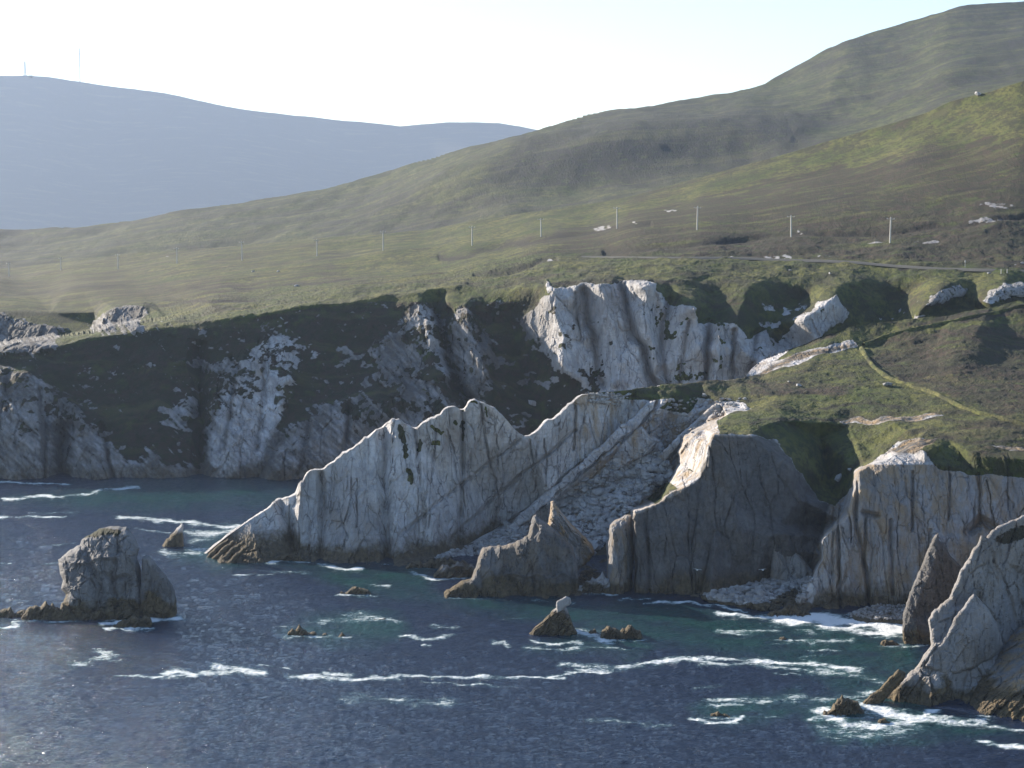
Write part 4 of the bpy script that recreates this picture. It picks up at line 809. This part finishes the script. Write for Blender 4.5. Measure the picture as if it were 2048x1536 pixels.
# ================================================================== sea
def water_material():
    N = NT("sea_water"); Fo, Tq, Gl, _ = N.attr()
    p1 = N.pos((.55, .9, 1), (0, 0, math.radians(12)))
    w1 = N.noise(p1, 1.5, 5, .66); w2 = N.noise(N.pos((.14, .3, 1), (0, 0, math.radians(-20))), 1.0, 4, .6)
    deep = N.mix(N.rng(w2, .3, .7), (.010, .016, .035), (.016, .026, .055))
    col = N.mix(Tq, deep, (.012, .058, .046))
    fn = N.noise(N.pos((.22, .42, 1)), 1.0, 7, .72); fn2 = N.noise(N.pos((1.1, 1.6, 1)), 1.0, 5, .75)
    th = N.math('ADD', Fo, N.math('MULTIPLY', N.math('SUBTRACT', fn, .5), 1.7))
    th = N.math('ADD', th, N.math('MULTIPLY', N.math('SUBTRACT', fn2, .5), 1.5))
    foam = N.math('MULTIPLY', N.rng(th, .5, 1.0), N.rng(Fo, .03, .15))
    haze = N.math('MULTIPLY', N.rng(th, .2, .7, 0, .45), N.rng(Fo, .08, .4))
    col = N.mix(haze, col, (.18, .32, .33))
    col = N.mix(foam, col, (.74, .76, .78))
    b = N.n("ShaderNodeBsdfPrincipled"); N.l(col, b.inputs["Base Color"]); b.inputs["IOR"].default_value = 1.333
    N.l(N.rng(foam, 0, .6, .08, .85), b.inputs["Roughness"])
    h = N.math('ADD', N.math('MULTIPLY', w1, .55), N.math('MULTIPLY', N.noise(p1, 3.0, 3, .6), .12))
    bm = N.n("ShaderNodeBump"); bm.inputs["Strength"].default_value = 1.0; bm.inputs["Distance"].default_value = .75
    N.l(h, bm.inputs["Height"]); N.l(bm.outputs[0], b.inputs["Normal"]); N.l(b.outputs[0], N.out.inputs[0]); return N.m
M_SEA = water_material()
foam_lines = [  # (polyline, half-width px, strength)
    ([(0, 964), (60, 966), (110, 968), (140, 970)], 2.2, .8), ([(10, 998), (60, 996), (120, 992), (180, 986), (195, 980), (275, 975)], 3.4, .8), ([(0, 1035), (60, 1034), (130, 1032)], 2.5, .8), ([(60, 1026), (140, 1024)], 3, .5),
    ([(240, 1036), (300, 1038), (370, 1044), (430, 1052), (500, 1056)], 5, .85), ([(380, 1066), (430, 1068), (480, 1062)], 8, .7), ([(270, 1056), (340, 1066)], 2.5, .6), ([(380, 1098), (430, 1104), (350, 1110), (330, 1104)], 7, .62), ([(385, 1085), (410, 1078)], 7, .6),
    ([(80, 1092), (150, 1088)], 2, .6), ([(0, 1124), (20, 1124)], 2.5, .7), ([(90, 1126), (120, 1124)], 3.5, .6), ([(170, 1098), (190, 1102)], 2, .4),
    ([(520, 1140), (620, 1148)], 3, .45), ([(560, 1122), (600, 1124)], 3, .7), ([(640, 1130), (700, 1138), (725, 1138)], 3.5, .85), ([(510, 1151), (540, 1151)], 3, .8), ([(460, 1150), (500, 1150)], 2, .6), ([(740, 1128), (780, 1126)], 3, .4), ([(780, 1172), (750, 1172)], 1.5, .7),
    ([(820, 1146), (850, 1156), (870, 1157)], 3.5, .75), ([(680, 1198), (760, 1206)], 3, .32), ([(690, 1168), (750, 1168)], 1.5, .7), ([(735, 1190), (755, 1191)], 1.5, .8),
    ([(640, 1244), (700, 1240), (740, 1232), (790, 1240)], 7, .62), ([(690, 1232), (740, 1230)], 7, .55), ([(560, 1252), (660, 1240)], 6, .35), ([(860, 1254), (915, 1256)], 4, .6), ([(800, 1272), (860, 1278), (905, 1270)], 4, .72), ([(850, 1290), (860, 1290)], 2, .8),
    ([(205, 1250), (240, 1246)], 4, 1.0), ([(290, 1240), (330, 1238), (352, 1240)], 6, 1.1), ([(0, 1254), (30, 1254)], 2.5, 1.0), ([(26, 1244), (32, 1252)], 4, .8), ([(190, 1236), (230, 1240)], 3, .6),
    ([(580, 1276), (655, 1277)], 2.2, .7), ([(984, 1284), (1005, 1284), (1015, 1292)], 3, .7), ([(1050, 1296), (1110, 1302), (1200, 1296), (1290, 1298)], 5, .55), ([(1065, 1284), (1100, 1290), (1160, 1286)], 3.5, .85), ([(1150, 1262), (1190, 1270), (1215, 1284)], 7, .9), ([(1000, 1238), (1060, 1236)], 2, .4),
    ([(150, 1330), (200, 1318), (225, 1312), (200, 1300)], 9, .60), ([(230, 1352), (330, 1354), (395, 1350)], 3, .8), ([(325, 1352), (350, 1342), (385, 1350)], 8, .85), ([(405, 1346), (450, 1345), (525, 1346)], 5, .95), ([(435, 1336), (480, 1338), (500, 1345)], 8, .85), ([(515, 1330), (560, 1334), (600, 1342)], 2, .6),
    ([(580, 1352), (640, 1352), (680, 1360), (720, 1360), (790, 1355)], 5, .9), ([(650, 1346), (700, 1352)], 5, .8), ([(780, 1350), (900, 1354), (960, 1353), (1050, 1354), (1130, 1355)], 2.6, .85), ([(840, 1364), (940, 1368), (1030, 1374)], 3, .5), ([(920, 1370), (945, 1370)], 3, .9), ([(1100, 1352), (1150, 1346), (1220, 1344)], 3.5, .85),
    ([(1125, 1330), (1180, 1332), (1240, 1336), (1300, 1328), (1345, 1322), (1420, 1318), (1500, 1322), (1560, 1326), (1620, 1328), (1680, 1336), (1720, 1340)], 6, .84), ([(1150, 1340), (1230, 1338)], 4, .8), ([(1400, 1330), (1500, 1328), (1600, 1340), (1700, 1352)], 5, .6), ([(1545, 1348), (1600, 1350)], 2, .5), ([(1640, 1340), (1730, 1355), (1770, 1366)], 6, .55), ([(1450, 1330), (1400, 1324)], 4, .8),
    ([(1290, 1205), (1350, 1204), (1430, 1210), (1490, 1222)], 3, .85), ([(1240, 1200), (1300, 1198)], 3, .55), ([(1440, 1226), (1500, 1232), (1550, 1236)], 5, .95), ([(1560, 1238), (1640, 1238), (1700, 1244), (1760, 1250), (1810, 1262)], 10, 1.6), ([(1640, 1250), (1720, 1262), (1800, 1270)], 9, 1.0), ([(1500, 1268), (1440, 1262), (1560, 1262)], 4, .6), ([(1600, 1282), (1700, 1282)], 4, .75), ([(1600, 1262), (1630, 1266)], 5, .7), ([(1540, 1288), (1610, 1286)], 2, .5),
    ([(1620, 1304), (1680, 1300)], 3, .6), ([(1600, 1314), (1640, 1312)], 2, .5), ([(1790, 1292), (1850, 1290)], 5, .7), ([(1420, 1400), (1470, 1398), (1520, 1402), (1560, 1398), (1600, 1396)], 7, .66), ([(1415, 1410), (1480, 1412)], 3, .7), ([(1380, 1438), (1420, 1446), (1470, 1444), (1480, 1436)], 3.5, .95), ([(1500, 1434), (1560, 1434)], 3, .4),
    ([(1630, 1400), (1700, 1394), (1740, 1384)], 8, .62), ([(1640, 1420), (1690, 1448), (1760, 1456), (1850, 1440), (1960, 1446)], 10, .92), ([(1730, 1414), (1770, 1426), (1840, 1440)], 11, 1.1), ([(1640, 1462), (1720, 1474), (1800, 1466), (1840, 1456)], 9, .6), ([(1640, 1440), (1625, 1440)], 5, .8), ([(1845, 1432), (1870, 1424)], 6, 1.0), ([(1700, 1486), (1640, 1470), (1680, 1480)], 5, .5), ([(1950, 1450), (2048, 1462)], 5, .6),
    ([(1960, 1484), (2010, 1492), (2048, 1498), (2200, 1500)], 6, .9), ([(700, 1395), (780, 1400), (840, 1408), (900, 1405)], 14, .47), ([(1180, 1440), (1260, 1446), (1330, 1452)], 8, .42), ([(1390, 1376), (1440, 1372)], 6, .38), ([(620, 1120), (560, 1118)], 3, .5), ([(885, 1196), (1150, 1206)], 3, .4)]
turq = [[(560, 1120), (860, 1135), (880, 1195), (1160, 1205), (1300, 1205), (1600, 1245), (1830, 1290), (1850, 1330), (1700, 1380), (1500, 1310), (1300, 1290), (1100, 1240), (900, 1210), (700, 1180)],
        [(560, 1265), (620, 1235), (760, 1222), (820, 1250), (780, 1280), (660, 1290), (600, 1280)], [(340, 1110), (440, 1060), (520, 1050), (560, 1120), (440, 1140)], [(1050, 1300), (1180, 1260), (1310, 1280), (1280, 1310)], [(1600, 1400), (1850, 1340), (1860, 1430), (2048, 1470), (1800, 1490), (1640, 1480)], [(1380, 1420), (1600, 1380), (1620, 1420), (1450, 1450)], [(0, 1000), (300, 960), (600, 965), (560, 1010), (200, 1020)]]
def sea():
    xs = np.concatenate([np.arange(-2500, -260, 40.), np.arange(-260, 2300, 2.6), np.arange(2300, 4500, 40.)])
    ys = np.concatenate([np.arange(880, 940, 10.), np.arange(940, 1580, 1.6), np.arange(1580, 3400, 30.)])
    X, Y = np.meshgrid(xs, ys); D = W(Y)
    wx, wy, wz = PW(X, Y, D); wz = wz * 0
    sh = X.shape; x = wx.ravel(); y = wy.ravel()
    z = .32 * fbm(x / 4 + .3 * y / 6, y / 2.2, x * 0, 4, 301, .65) + .14 * ridged(x / 2.2, y / 1.6, x * 0, 3, 311) + .16 * fbm(x / 30, y / 16, x * 0, 2, 321)
    px = X.ravel(); py = Y.ravel(); Fm = np.zeros(len(px))
    wxp = px + 9 * fbm(px / 40, py / 12, x * 0, 3, 331); wyp = py + 4.5 * fbm(px / 30, py / 9, x * 0 + 3, 3, 341)
    for pl, w, s in foam_lines + COLLARS:
        w = w * .82
        a = [q[0] for q in pl]; b = [q[1] for q in pl]; m = w * 4 + 10
        k = (px > min(a) - 3 * m) & (px < max(a) + 3 * m) & (py > min(b) - m) & (py < max(b) + m)
        d = segdist(pl, wxp[k] * .55, wyp[k], sy=1.0) if False else segdist([(q[0] * .45, q[1]) for q in pl], wxp[k] * .45, wyp[k])
        var = 1 + .55 * fbm(px[k] / 24, py[k] / 6, px[k] * 0, 3, 371)
        Fm[k] = np.maximum(Fm[k], s * var * np.exp(-np.abs(d / (w * (.75 + .5 * var))) ** 1.5))
    T = np.zeros(len(px))
    T = paint(T, turq, px, py, 1.0, 22, 14, 351)
    T = T * (.55 + .5 * fbm(px / 60, py / 12, x * 0, 3, 361))
    co = np.stack([x, y, z], 1)
    ny, nx = sh; i = np.arange(ny * nx).reshape(sh)
    q = np.stack([i[1:, :-1].ravel(), i[1:, 1:].ravel(), i[:-1, 1:].ravel(), i[:-1, :-1].ravel()], 1)
    o = mesh_from("sea", co, q, M_SEA, np.stack([Fm, np.clip(T, 0, 1), Fm * 0, Fm * 0 + 1], 1)); o["kind"] = "structure"
sea()

# ================================================================== boulders and rubble
M_STONE = land_material("loose_stone", rockA=(.38, .375, .38), rockB=(.6, .59, .6))
def boulder_mesh(rng, r, flat=.6):
    n = 16
    import bmesh
    bm = bmesh.new(); bmesh.ops.create_icosphere(bm, subdivisions=1, radius=1)
    v = np.array([q.co[:] for q in bm.verts]); f = np.array([[w.index for w in t.verts] for t in bm.faces]); bm.free()
    # chop with random planes for angular blocks
    for _ in range(5):
        nrm = rng.normal(size=3); nrm /= np.linalg.norm(nrm); c = rng.uniform(.35, .75)
        d = v @ nrm; m = d > c; v[m] -= np.outer(d[m] - c, nrm)
    s = np.array([rng.uniform(.8, 1.5), rng.uniform(.7, 1.1), flat * rng.uniform(.7, 1.2)]) * r
    v = v * s
    a = rng.uniform(0, 6.28); b = rng.normal() * .4
    Rz = np.array([[math.cos(a), -math.sin(a), 0], [math.sin(a), math.cos(a), 0], [0, 0, 1]]); Rx = np.array([[1, 0, 0], [0, math.cos(b), -math.sin(b)], [0, math.sin(b), math.cos(b)]])
    return v @ Rx.T @ Rz.T, f
def scatter(name, P, polys, count, r0, r1, seed, attr=(0, 0, 0, .3), label=None, power=1.8):
    rng = np.random.default_rng(seed); V = []; Fc = []; k = 0; At = []
    for poly in polys:
        a = [q[0] for q in poly]; b = [q[1] for q in poly]; c = 0; tries = 0
        while c < count // len(polys) and tries < 20000:
            tries += 1
            x = rng.uniform(min(a), max(a)); y = rng.uniform(min(b), max(b))
            if not inside(poly, np.array([x]), np.array([y]))[0]: continue
            p = sample(P, x, y); r = r0 + (r1 - r0) * rng.random() ** power
            v, f = boulder_mesh(rng, r)
            V.append(v + np.array(p) + np.array([0, -.5 * r, .4 * r])); Fc.append(f + k); k += len(v); At += [(attr[0], attr[1] if attr[1] >= 0 else (1.0 if p.z < .4 else 0), max(0, attr[2] + rng.normal() * .15), attr[3])] * len(v); c += 1
    o = mesh_from(name, np.concatenate(V), np.concatenate(Fc), M_STONE, np.array(At), smooth=False)
    o["kind"] = "stuff"
    if label: o["label"] = label
scatter("rubble", PROM, [[(1240, 900), (1290, 880), (1330, 900), (1300, 950), (1250, 990), (1190, 1020), (1130, 1030), (1120, 1000), (1190, 960)], [(1110, 1060), (1200, 1010), (1300, 960), (1340, 910), (1340, 960), (1260, 1020), (1220, 1080), (1170, 1120)]], 1300, .5, 1.8, 1, attr=(0, 0, 0, 0), label="landslip rubble")
scatter("rubble", PROM, [[(1330, 800), (1400, 795), (1500, 800), (1450, 830), (1380, 870), (1310, 910), (1300, 870)], [(1180, 790), (1260, 790), (1240, 815), (1180, 805)]], 320, .3, 1.1, 2, attr=(0, 0, .1, .4), label="loose stones below the turf edge")
scatter("rubble", PROM, [[(870, 1120), (900, 1104), (960, 1095), (1010, 1062), (1060, 1050), (1050, 1080), (980, 1115), (900, 1130)]], 380, .4, 1.3, 3, attr=(0, 0, .1, .1), label="white beach stones under the ridge")
scatter("boulder_beach", PROM, [[(1380, 1203), (1450, 1188), (1500, 1180), (1560, 1160), (1625, 1165), (1600, 1215), (1540, 1230), (1470, 1215)]], 900, .45, 1.35, 4, attr=(0, -1, .22, .25), label="boulder beach between the two cliffs")
scatter("boulder_beach", PROM, [[(1160, 1150), (1215, 1120), (1215, 1190), (1160, 1192)]], 260, .4, 1.2, 5, attr=(0, -1, .15, .5), label="stones in the gap behind the dark stack")
scatter("boulder_beach", PROM, [[(1685, 1232), (1750, 1218), (1808, 1218), (1808, 1248), (1730, 1246)]], 700, .18, .5, 6, attr=(0, 0, .3, .4), label="small shingle beach")

scatter("rubble", PROM, [[(1240, 890), (1290, 880), (1340, 920), (1300, 960), (1250, 1000), (1190, 1030), (1130, 1030), (1130, 990), (1190, 950)]], 70, 1.1, 2.5, 9, attr=(0, 0, 0, 0), label="large fallen blocks of the landslip", power=2)
def single_boulder(P, x, y, r, label, seed, group, tone=.1, name="boulder"):
    rng = np.random.default_rng(seed); v, f = boulder_mesh(rng, r); p = sample(P, x, y)
    o = mesh_from(name, v + np.array([0, 0, .2 * r]), f, M_STONE, np.tile([0, 0, tone, .1], (len(v), 1)), smooth=False)
    o.location = p; tag(o, label, "boulder", group)
gb = "blocks lying on the landslip"
for i, (x, y, r, l) in enumerate([(1232, 962, 2.2, "largest pale block lying in the middle of the landslip"), (1205, 965, 1.7, "pale square block left of the largest landslip block"), (1262, 955, 1.5, "pale block right of the largest landslip block"), (1140, 990, 2.0, "long pale block at the lower left of the landslip"), (1255, 1010, 1.7, "lone smooth pale block low on the bare landslip"), (1156, 1025, 1.2, "round pale block near the foot of the landslip"), (1018, 1060, 2.4, "big white block at the foot of the long white slab"), (1050, 1068, 2.2, "white block behind the dark pointed stack")]):
    single_boulder(PROM, x, y, r, l, 400 + i, gb)
gb = "stones lying on the grass"
for i, (P, x, y, r, l, tn) in enumerate([(PROM, 1776, 772, 1.6, "grey boulder beside the turf bank on the headland", .5), (PROM, 1597, 772, .9, "pale stone in the middle of the headland grass", .1), (PROM, 1578, 765, .6, "smaller stone left of the pale headland stone", .4), (MOOR, 1580, 541, .8, "white stone on the verge below the road", 0),
        (MOOR, 1660, 547, .8, "white stone above the largest dark hollow", 0), (MOOR, 1978, 550, .8, "white stone beside the road at the right", 0), (MOOR, 1956, 193, 2.2, "white boulder on the skyline of the near slope", 0), (MOOR, 593, 570, 1.0, "white stone on the left moor below the power line", 0), (MOOR, 556, 544, 1.0, "white stone beside its twin on the left moor", 0), (MOOR, 506, 543, 1.0, "white stone furthest left on the left moor", 0), (MOOR, 976, 613, .7, "white stone on the turf above the dark gully", 0), (MOOR, 1066, 806, 2.2, "squarish grey block on the dark slope behind the ridge", .2), (PROM, 1680, 958, 1.6, "pale outcrop block in the dark gully", .2), (PROM, 1700, 942, 1.2, "small pale block in the dark gully nearer the lit grass", .2)]):
    single_boulder(P, x, y, r, l, 500 + i, gb, tn)

# ================================================================== turf banks
def turf_bank(line, label, w=1.3, h=1.1):
    pts = []
    for (x1, y1), (x2, y2) in zip(line[:-1], line[1:]):
        n = max(2, int(math.hypot(x2 - x1, y2 - y1) / 4))
        for k in range(n): pts.append((x1 + (x2 - x1) * k / n, y1 + (y2 - y1) * k / n))
    pts.append(line[-1]); P = [sample(PROM, *q) for q in pts]
    Q = np.array([p[:] for p in P])
    for c in range(3): Q[:, c] = np.convolve(np.pad(Q[:, c], 4, mode='edge'), np.ones(9) / 9, 'valid')
    P = [Vector(q) for q in Q]
    Z = np.array([p.z for p in P]); Zs = np.convolve(np.pad(Z, 2, mode='edge'), np.ones(5) / 5, 'valid')
    prof = [(-1.0, -.6), (-.85, .25), (-.6, .8), (-.2, 1.0), (.25, .95), (.6, .75), (.9, .2), (1.05, -.6)]
    V = []; Fc = []; rng = random.Random(5)
    for i, p in enumerate(P):
        a = P[max(0, i - 1)]; b = P[min(len(P) - 1, i + 1)]; t = Vector((b.x - a.x, b.y - a.y, 0))
        if t.length < 1e-5: t = Vector((1, 0, 0))
        t.normalize(); s = Vector((t.y, -t.x, 0)); hh = h * (1 + .2 * math.sin(i * .7) * math.sin(i * .23)); ww = w * (1 + .15 * math.sin(i * .41))
        for (u, v) in prof: V.append((p.x + s.x * u * ww, p.y + s.y * u * ww, Zs[i] + v * hh + rng.uniform(-.08, .08)))
    m = len(prof)
    for i in range(len(P) - 1):
        for j in range(m - 1): Fc.append((i * m + j, i * m + j + 1, (i + 1) * m + j + 1, (i + 1) * m + j))
    A = np.tile([1.2, 0, 0.0, 0], (len(V), 1)); o = mesh_from("turf_bank", V, Fc, M_BANK, A); tag(o, label, "field bank")
M_BANK = land_material("bank_turf", gcol=((.11, .12, .035), (.18, .165, .06), (.14, .12, .05)))
turf_bank([(1722, 692), (1728, 708), (1740, 728), (1762, 748), (1788, 764), (1815, 771), (1850, 780), (1890, 796), (1912, 810), (1950, 824), (2000, 838), (2048, 852), (2160, 880)], "yellowish turf bank running down across the headland to the right edge", .8, .7)
turf_bank([(1722, 692), (1750, 680), (1800, 664), (1860, 652), (1920, 640), (1980, 628), (2048, 614), (2150, 596)], "low green turf bank climbing from the corner towards the road", .8, .6)

# ================================================================== road
def road():
    line = [(1150, 512), (1240, 511), (1350, 512), (1500, 513), (1600, 517), (1700, 524), (1780, 532), (1850, 538), (1920, 542), (2048, 548), (2250, 556)]
    P = []
    for (x1, y1), (x2, y2) in zip(line[:-1], line[1:]):
        for k in range(12): P.append(sample(MOOR, x1 + (x2 - x1) * k / 12, y1 + (y2 - y1) * k / 12))
    A = np.array([p[:] for p in P]); 
    for c in range(3): A[:, c] = np.convolve(np.pad(A[:, c], 6, mode='edge'), np.ones(13) / 13, 'valid')
    V = []; Fc = []
    for i, p in enumerate(A):
        for u, dz in ((-3.2, -.6), (-.9, .32), (.9, .34), (3.2, -.6)): V.append((p[0], p[1] + u, p[2] + dz))
    for i in range(len(A) - 1):
        for j in range(3): Fc.append((i * 4 + j, (i + 1) * 4 + j, (i + 1) * 4 + j + 1, i * 4 + j + 1))
    o = mesh_from("road", V, Fc, simple_material("asphalt", (.06, .058, .052), (.08, .077, .068), .8, .9, .02)); o["kind"] = "structure"
road()

# ================================================================== poles, masts
M_WOOD = simple_material("weathered_pole", (.42, .39, .35), (.55, .52, .47), 1.5, .8, .02)
M_CER = simple_material("insulator_grey", (.3, .3, .32), (.4, .4, .42), 3, .4, .01)
M_STEEL = simple_material("galvanised_steel", (.22, .23, .25), (.32, .33, .35), 1, .5, .01)
def tube(V, Fc, a, b, r0, r1, n=8):
    a = Vector(a); b = Vector(b); t = (b - a).normalized(); s = t.orthogonal().normalized(); q = t.cross(s); k = len(V)
    for c, r in ((a, r0), (b, r1)):
        for i in range(n): w = 2 * math.pi * i / n; V.append(tuple(c + s * r * math.cos(w) + q * r * math.sin(w)))
    for i in range(n): Fc.append((k + i, k + (i + 1) % n, k + n + (i + 1) % n, k + n + i))
    for base in (k, k + n): Fc.append(tuple(base + i for i in (0, 2, 4, 6)) if n == 8 else (base, base + 1, base + 2, base + 3))
def part(name, V, Fc, mat, parent=None):
    o = mesh_from(name, V, Fc, mat, smooth=True)
    if parent: o.parent = parent
    return o
def make_pole(h):
    root = bpy.data.objects.new("utility_pole", None); scene.collection.objects.link(root)
    V, Fc = [], []; tube(V, Fc, (0, 0, -.8), (0, 0, h), .3, .24); part("pole", V, Fc, M_WOOD, root)
    V, Fc = [], []; tube(V, Fc, (-1.5, -.2, h - .45), (1.5, -.2, h - .45), .11, .11); c = part("crossarm", V, Fc, M_WOOD, root)
    for x in (-1.35, 0, 1.35):
        V, Fc = [], []; z = h - .35 if x else h
        tube(V, Fc, (x, -.2 if x else 0, z), (x, -.2 if x else 0, z + .32), .13, .07); part("insulator", V, Fc, M_CER, c)
    return root
names = ["utility pole furthest right, standing on the dark moor", "second utility pole from the right, above the road", "utility pole whose top stands highest, third from the right", "utility pole right of the rocky outcrop, fourth from the right", "utility pole with a pale top, fifth from the right", "utility pole above the dark peat bank, sixth from the right", "utility pole on the pale grass above the dark slope, seventh from the right", "fainter utility pole by the valley edge, eighth from the right", "utility pole against the dark valley strip, fifth from the left", "utility pole beside the small ruin, fourth from the left", "utility pole third from the left on the far moor", "very faint utility pole second from the left", "utility pole at the far left edge of the line"]
def copy_tree(o, parent=None):
    c = o.copy(); scene.collection.objects.link(c)
    if parent: c.parent = parent
    for ch in list(o.children): copy_tree(ch, c)
    return c
protos = make_pole(9.0)
for i, (x, y, hp, d) in enumerate(poles):
    p = sample(MOOR, x, y); hgt = hp * p.y / F
    o = protos if i == 0 else copy_tree(protos)
    o.location = p; o.scale = (1, 1, hgt / 9.0); o.rotation_euler = (0, random.Random(i).uniform(-.02, .02), -.25)
    tag(o, names[i], "utility pole", "power line poles across the moor")
# road marker post
root = bpy.data.objects.new("road_sign", None); scene.collection.objects.link(root); p = sample(MOOR, 1930, 538); root.location = p
V, Fc = [], []; tube(V, Fc, (0, 0, -.4), (0, 0, 2.4), .06, .06); part("post", V, Fc, M_STEEL, root)
V, Fc = [], []; tube(V, Fc, (0, -.1, 1.75), (0, -.1, 2.4), .22, .22); part("sign_plate", V, Fc, M_STEEL, root)
tag(root, "thin grey road sign on a post beside the road at the right", "sign")
for i, x in enumerate((2003, 2013)):
    V, Fc = [], []; tube(V, Fc, (0, 0, -.3), (0, 0, 1.5), .16, .13); o = part("fence_post", V, Fc, M_WOOD); o.location = sample(MOOR, x, 552)
    tag(o, ["left one of two short pale posts by the road", "right one of two short pale posts by the road"][i], "post", "posts by the road")
# masts on the mountain
pm = Vector(PW(50, 153, 11000)); k = 11000 / F
root = bpy.data.objects.new("lattice_mast", None); scene.collection.objects.link(root); root.location = pm
V, Fc = [], []; hm = 35 * k; wb, wt_ = 6.5, 3
for sx in (-1, 1):
    for sy in (-1, 1): tube(V, Fc, (sx * wb, sy * wb, -4), (sx * wt_, sy * wt_, hm * .85), 1.5, 1.2)
for j in range(9):
    a = j / 9; b = (j + 1) / 9; wa = wb + (wt_ - wb) * a; wb2 = wb + (wt_ - wb) * b
    for sy in (-1, 1):
        tube(V, Fc, (-wa, sy * wa, hm * .85 * a), (wb2, sy * wb2, hm * .85 * b), .45, .45); tube(V, Fc, (wa, sy * wa, hm * .85 * a), (-wb2, sy * wb2, hm * .85 * b), .45, .45)
tube(V, Fc, (0, 0, hm * .8), (0, 0, hm), .7, .5); part("tower", V, Fc, M_STEEL, root)
for z, x in ((hm * .25, 3.5), (hm * .62, 4)):
    V, Fc = [], []; tube(V, Fc, (x, -3, z), (x, -1.5, z), 3.2, 2.2); part("dish", V, Fc, M_STEEL, root)
tag(root, "lattice transmitter tower with dishes on top of the hazy mountain", "mast")
root = bpy.data.objects.new("tall_mast", None); scene.collection.objects.link(root); root.location = Vector(PW(160, 164, 11000))
V, Fc = [], []; hm = 66 * k; tube(V, Fc, (0, 0, -5), (0, 0, hm), 3.4, 3.0); part("mast_pole", V, Fc, M_STEEL, root)
V, Fc = [], []; tube(V, Fc, (0, 0, hm * .82), (0, 0, hm * .87), 4, 4); part("antenna_ring", V, Fc, M_STEEL, root)
V, Fc = [], []
for a in range(3):
    w = a * 2.1 + .4; tube(V, Fc, (0, 0, hm * .9), (26 * math.cos(w), 26 * math.sin(w), -3), .12, .12)
part("stay_wires", V, Fc, M_STEEL, root)
tag(root, "very tall thin radio mast standing right of the lattice tower", "mast")
root = bpy.data.objects.new("hut", None); scene.collection.objects.link(root); root.location = Vector(PW(61, 154, 6990))
bx = lambda x0, x1, y0, y1, z0, z1: ([(x, y, z) for x in (x0, x1) for y in (y0, y1) for z in (z0, z1)], [(0, 1, 3, 2), (4, 6, 7, 5), (0, 4, 5, 1), (2, 3, 7, 6), (0, 2, 6, 4), (1, 5, 7, 3)])
V, Fc = bx(-8, 8, -5, 5, -4, 3.2); part("wall", V, Fc, simple_material("hut_render", (.3, .3, .3), (.36, .36, .35)), root)
V = [(-9, -6, 3), (9, -6, 3), (9, 0, 6), (-9, 0, 6), (9, 6, 3), (-9, 6, 3), (-9, -6, 3.3), (9, -6, 3.3)]; Fc = [(0, 1, 2, 3), (3, 2, 4, 5), (0, 1, 7, 6)]; part("roof", V, Fc, simple_material("hut_roof", (.1, .1, .11), (.14, .14, .15)), root)
tag(root, "small transmitter hut at the foot of the lattice tower", "hut")

# gull on the water
def gull(px, py, D, z, label, rot, s=1.0):
    import bmesh
    bm = bmesh.new(); bmesh.ops.create_uvsphere(bm, u_segments=12, v_segments=8, radius=1)
    for v in bm.verts:
        x, y, zz = v.co; v.co = (x * .42 - .05, y * .13 * (1.1 - .4 * abs(x)), zz * .13 + .06 * max(0, x))
    me = bpy.data.meshes.new("gull"); bm.to_mesh(me); bm.free(); me.materials.append(M_WH)
    o = bpy.data.objects.new("gull", me); scene.collection.objects.link(o); o.location = PW(px, py, D) if z is None else (PW(px, py, D)[0], D, z); o.rotation_euler = (0, 0, rot); o.scale = (s, s, s)
    for sd in (-1, 1):
        V = []; Fc = []
        for i, (u, c, h) in enumerate([(0, .2, .03), (.35, .22, .2), (.7, .15, .22), (1.1, .03, .1)]):
            V += [(c * .6, sd * u, h), (-c, sd * u - 0, h), (-c * .2, sd * u, h + .035)]
        for i in range(3):
            for j in range(3): Fc.append((i * 3 + j, i * 3 + (j + 1) % 3, i * 3 + 3 + (j + 1) % 3, i * 3 + 3 + j))
        w = mesh_from("wing", V, Fc, M_WG); w.parent = o
    tag(o, label, "gull")
M_WH = simple_material("white_feather", (.75, .75, .74), (.82, .82, .8), 5, .7, .005); M_WG = simple_material("grey_feather", (.6, .62, .64), (.7, .7, .72), 5, .7, .005)
gull(1893, 1524, 278, None, "white gull skimming the water in the lower right corner", .6, 1.1)
gull(1395, 1140, 394, None, "left one of two white gulls flying before the dark cliff", 1.0)
gull(1525, 1140, 396, None, "right one of two white gulls flying before the dark cliff", 2.0)

# ================================================================== haze
def haze():
    x0, x1, y0, y1, z0, z1 = -5500, 5500, -60, 13500, -6, 1150
    V, Fc = bx(x0, x1, y0, y1, z0, z1)
    me = bpy.data.meshes.new("haze"); me.from_pydata(V, [], Fc)
    o = bpy.data.objects.new("haze", me); scene.collection.objects.link(o); o["kind"] = "stuff"
    m = bpy.data.materials.new("haze_air"); m.use_nodes = True; nt = m.node_tree; nt.nodes.clear()
    out = nt.nodes.new("ShaderNodeOutputMaterial"); v = nt.nodes.new("ShaderNodeVolumePrincipled")
    v.inputs["Color"].default_value = (.5, .62, .86, 1); v.inputs["Density"].default_value = .000046; v.inputs["Anisotropy"].default_value = .2
    nt.links.new(v.outputs[0], out.inputs["Volume"]); me.materials.append(m)
haze()
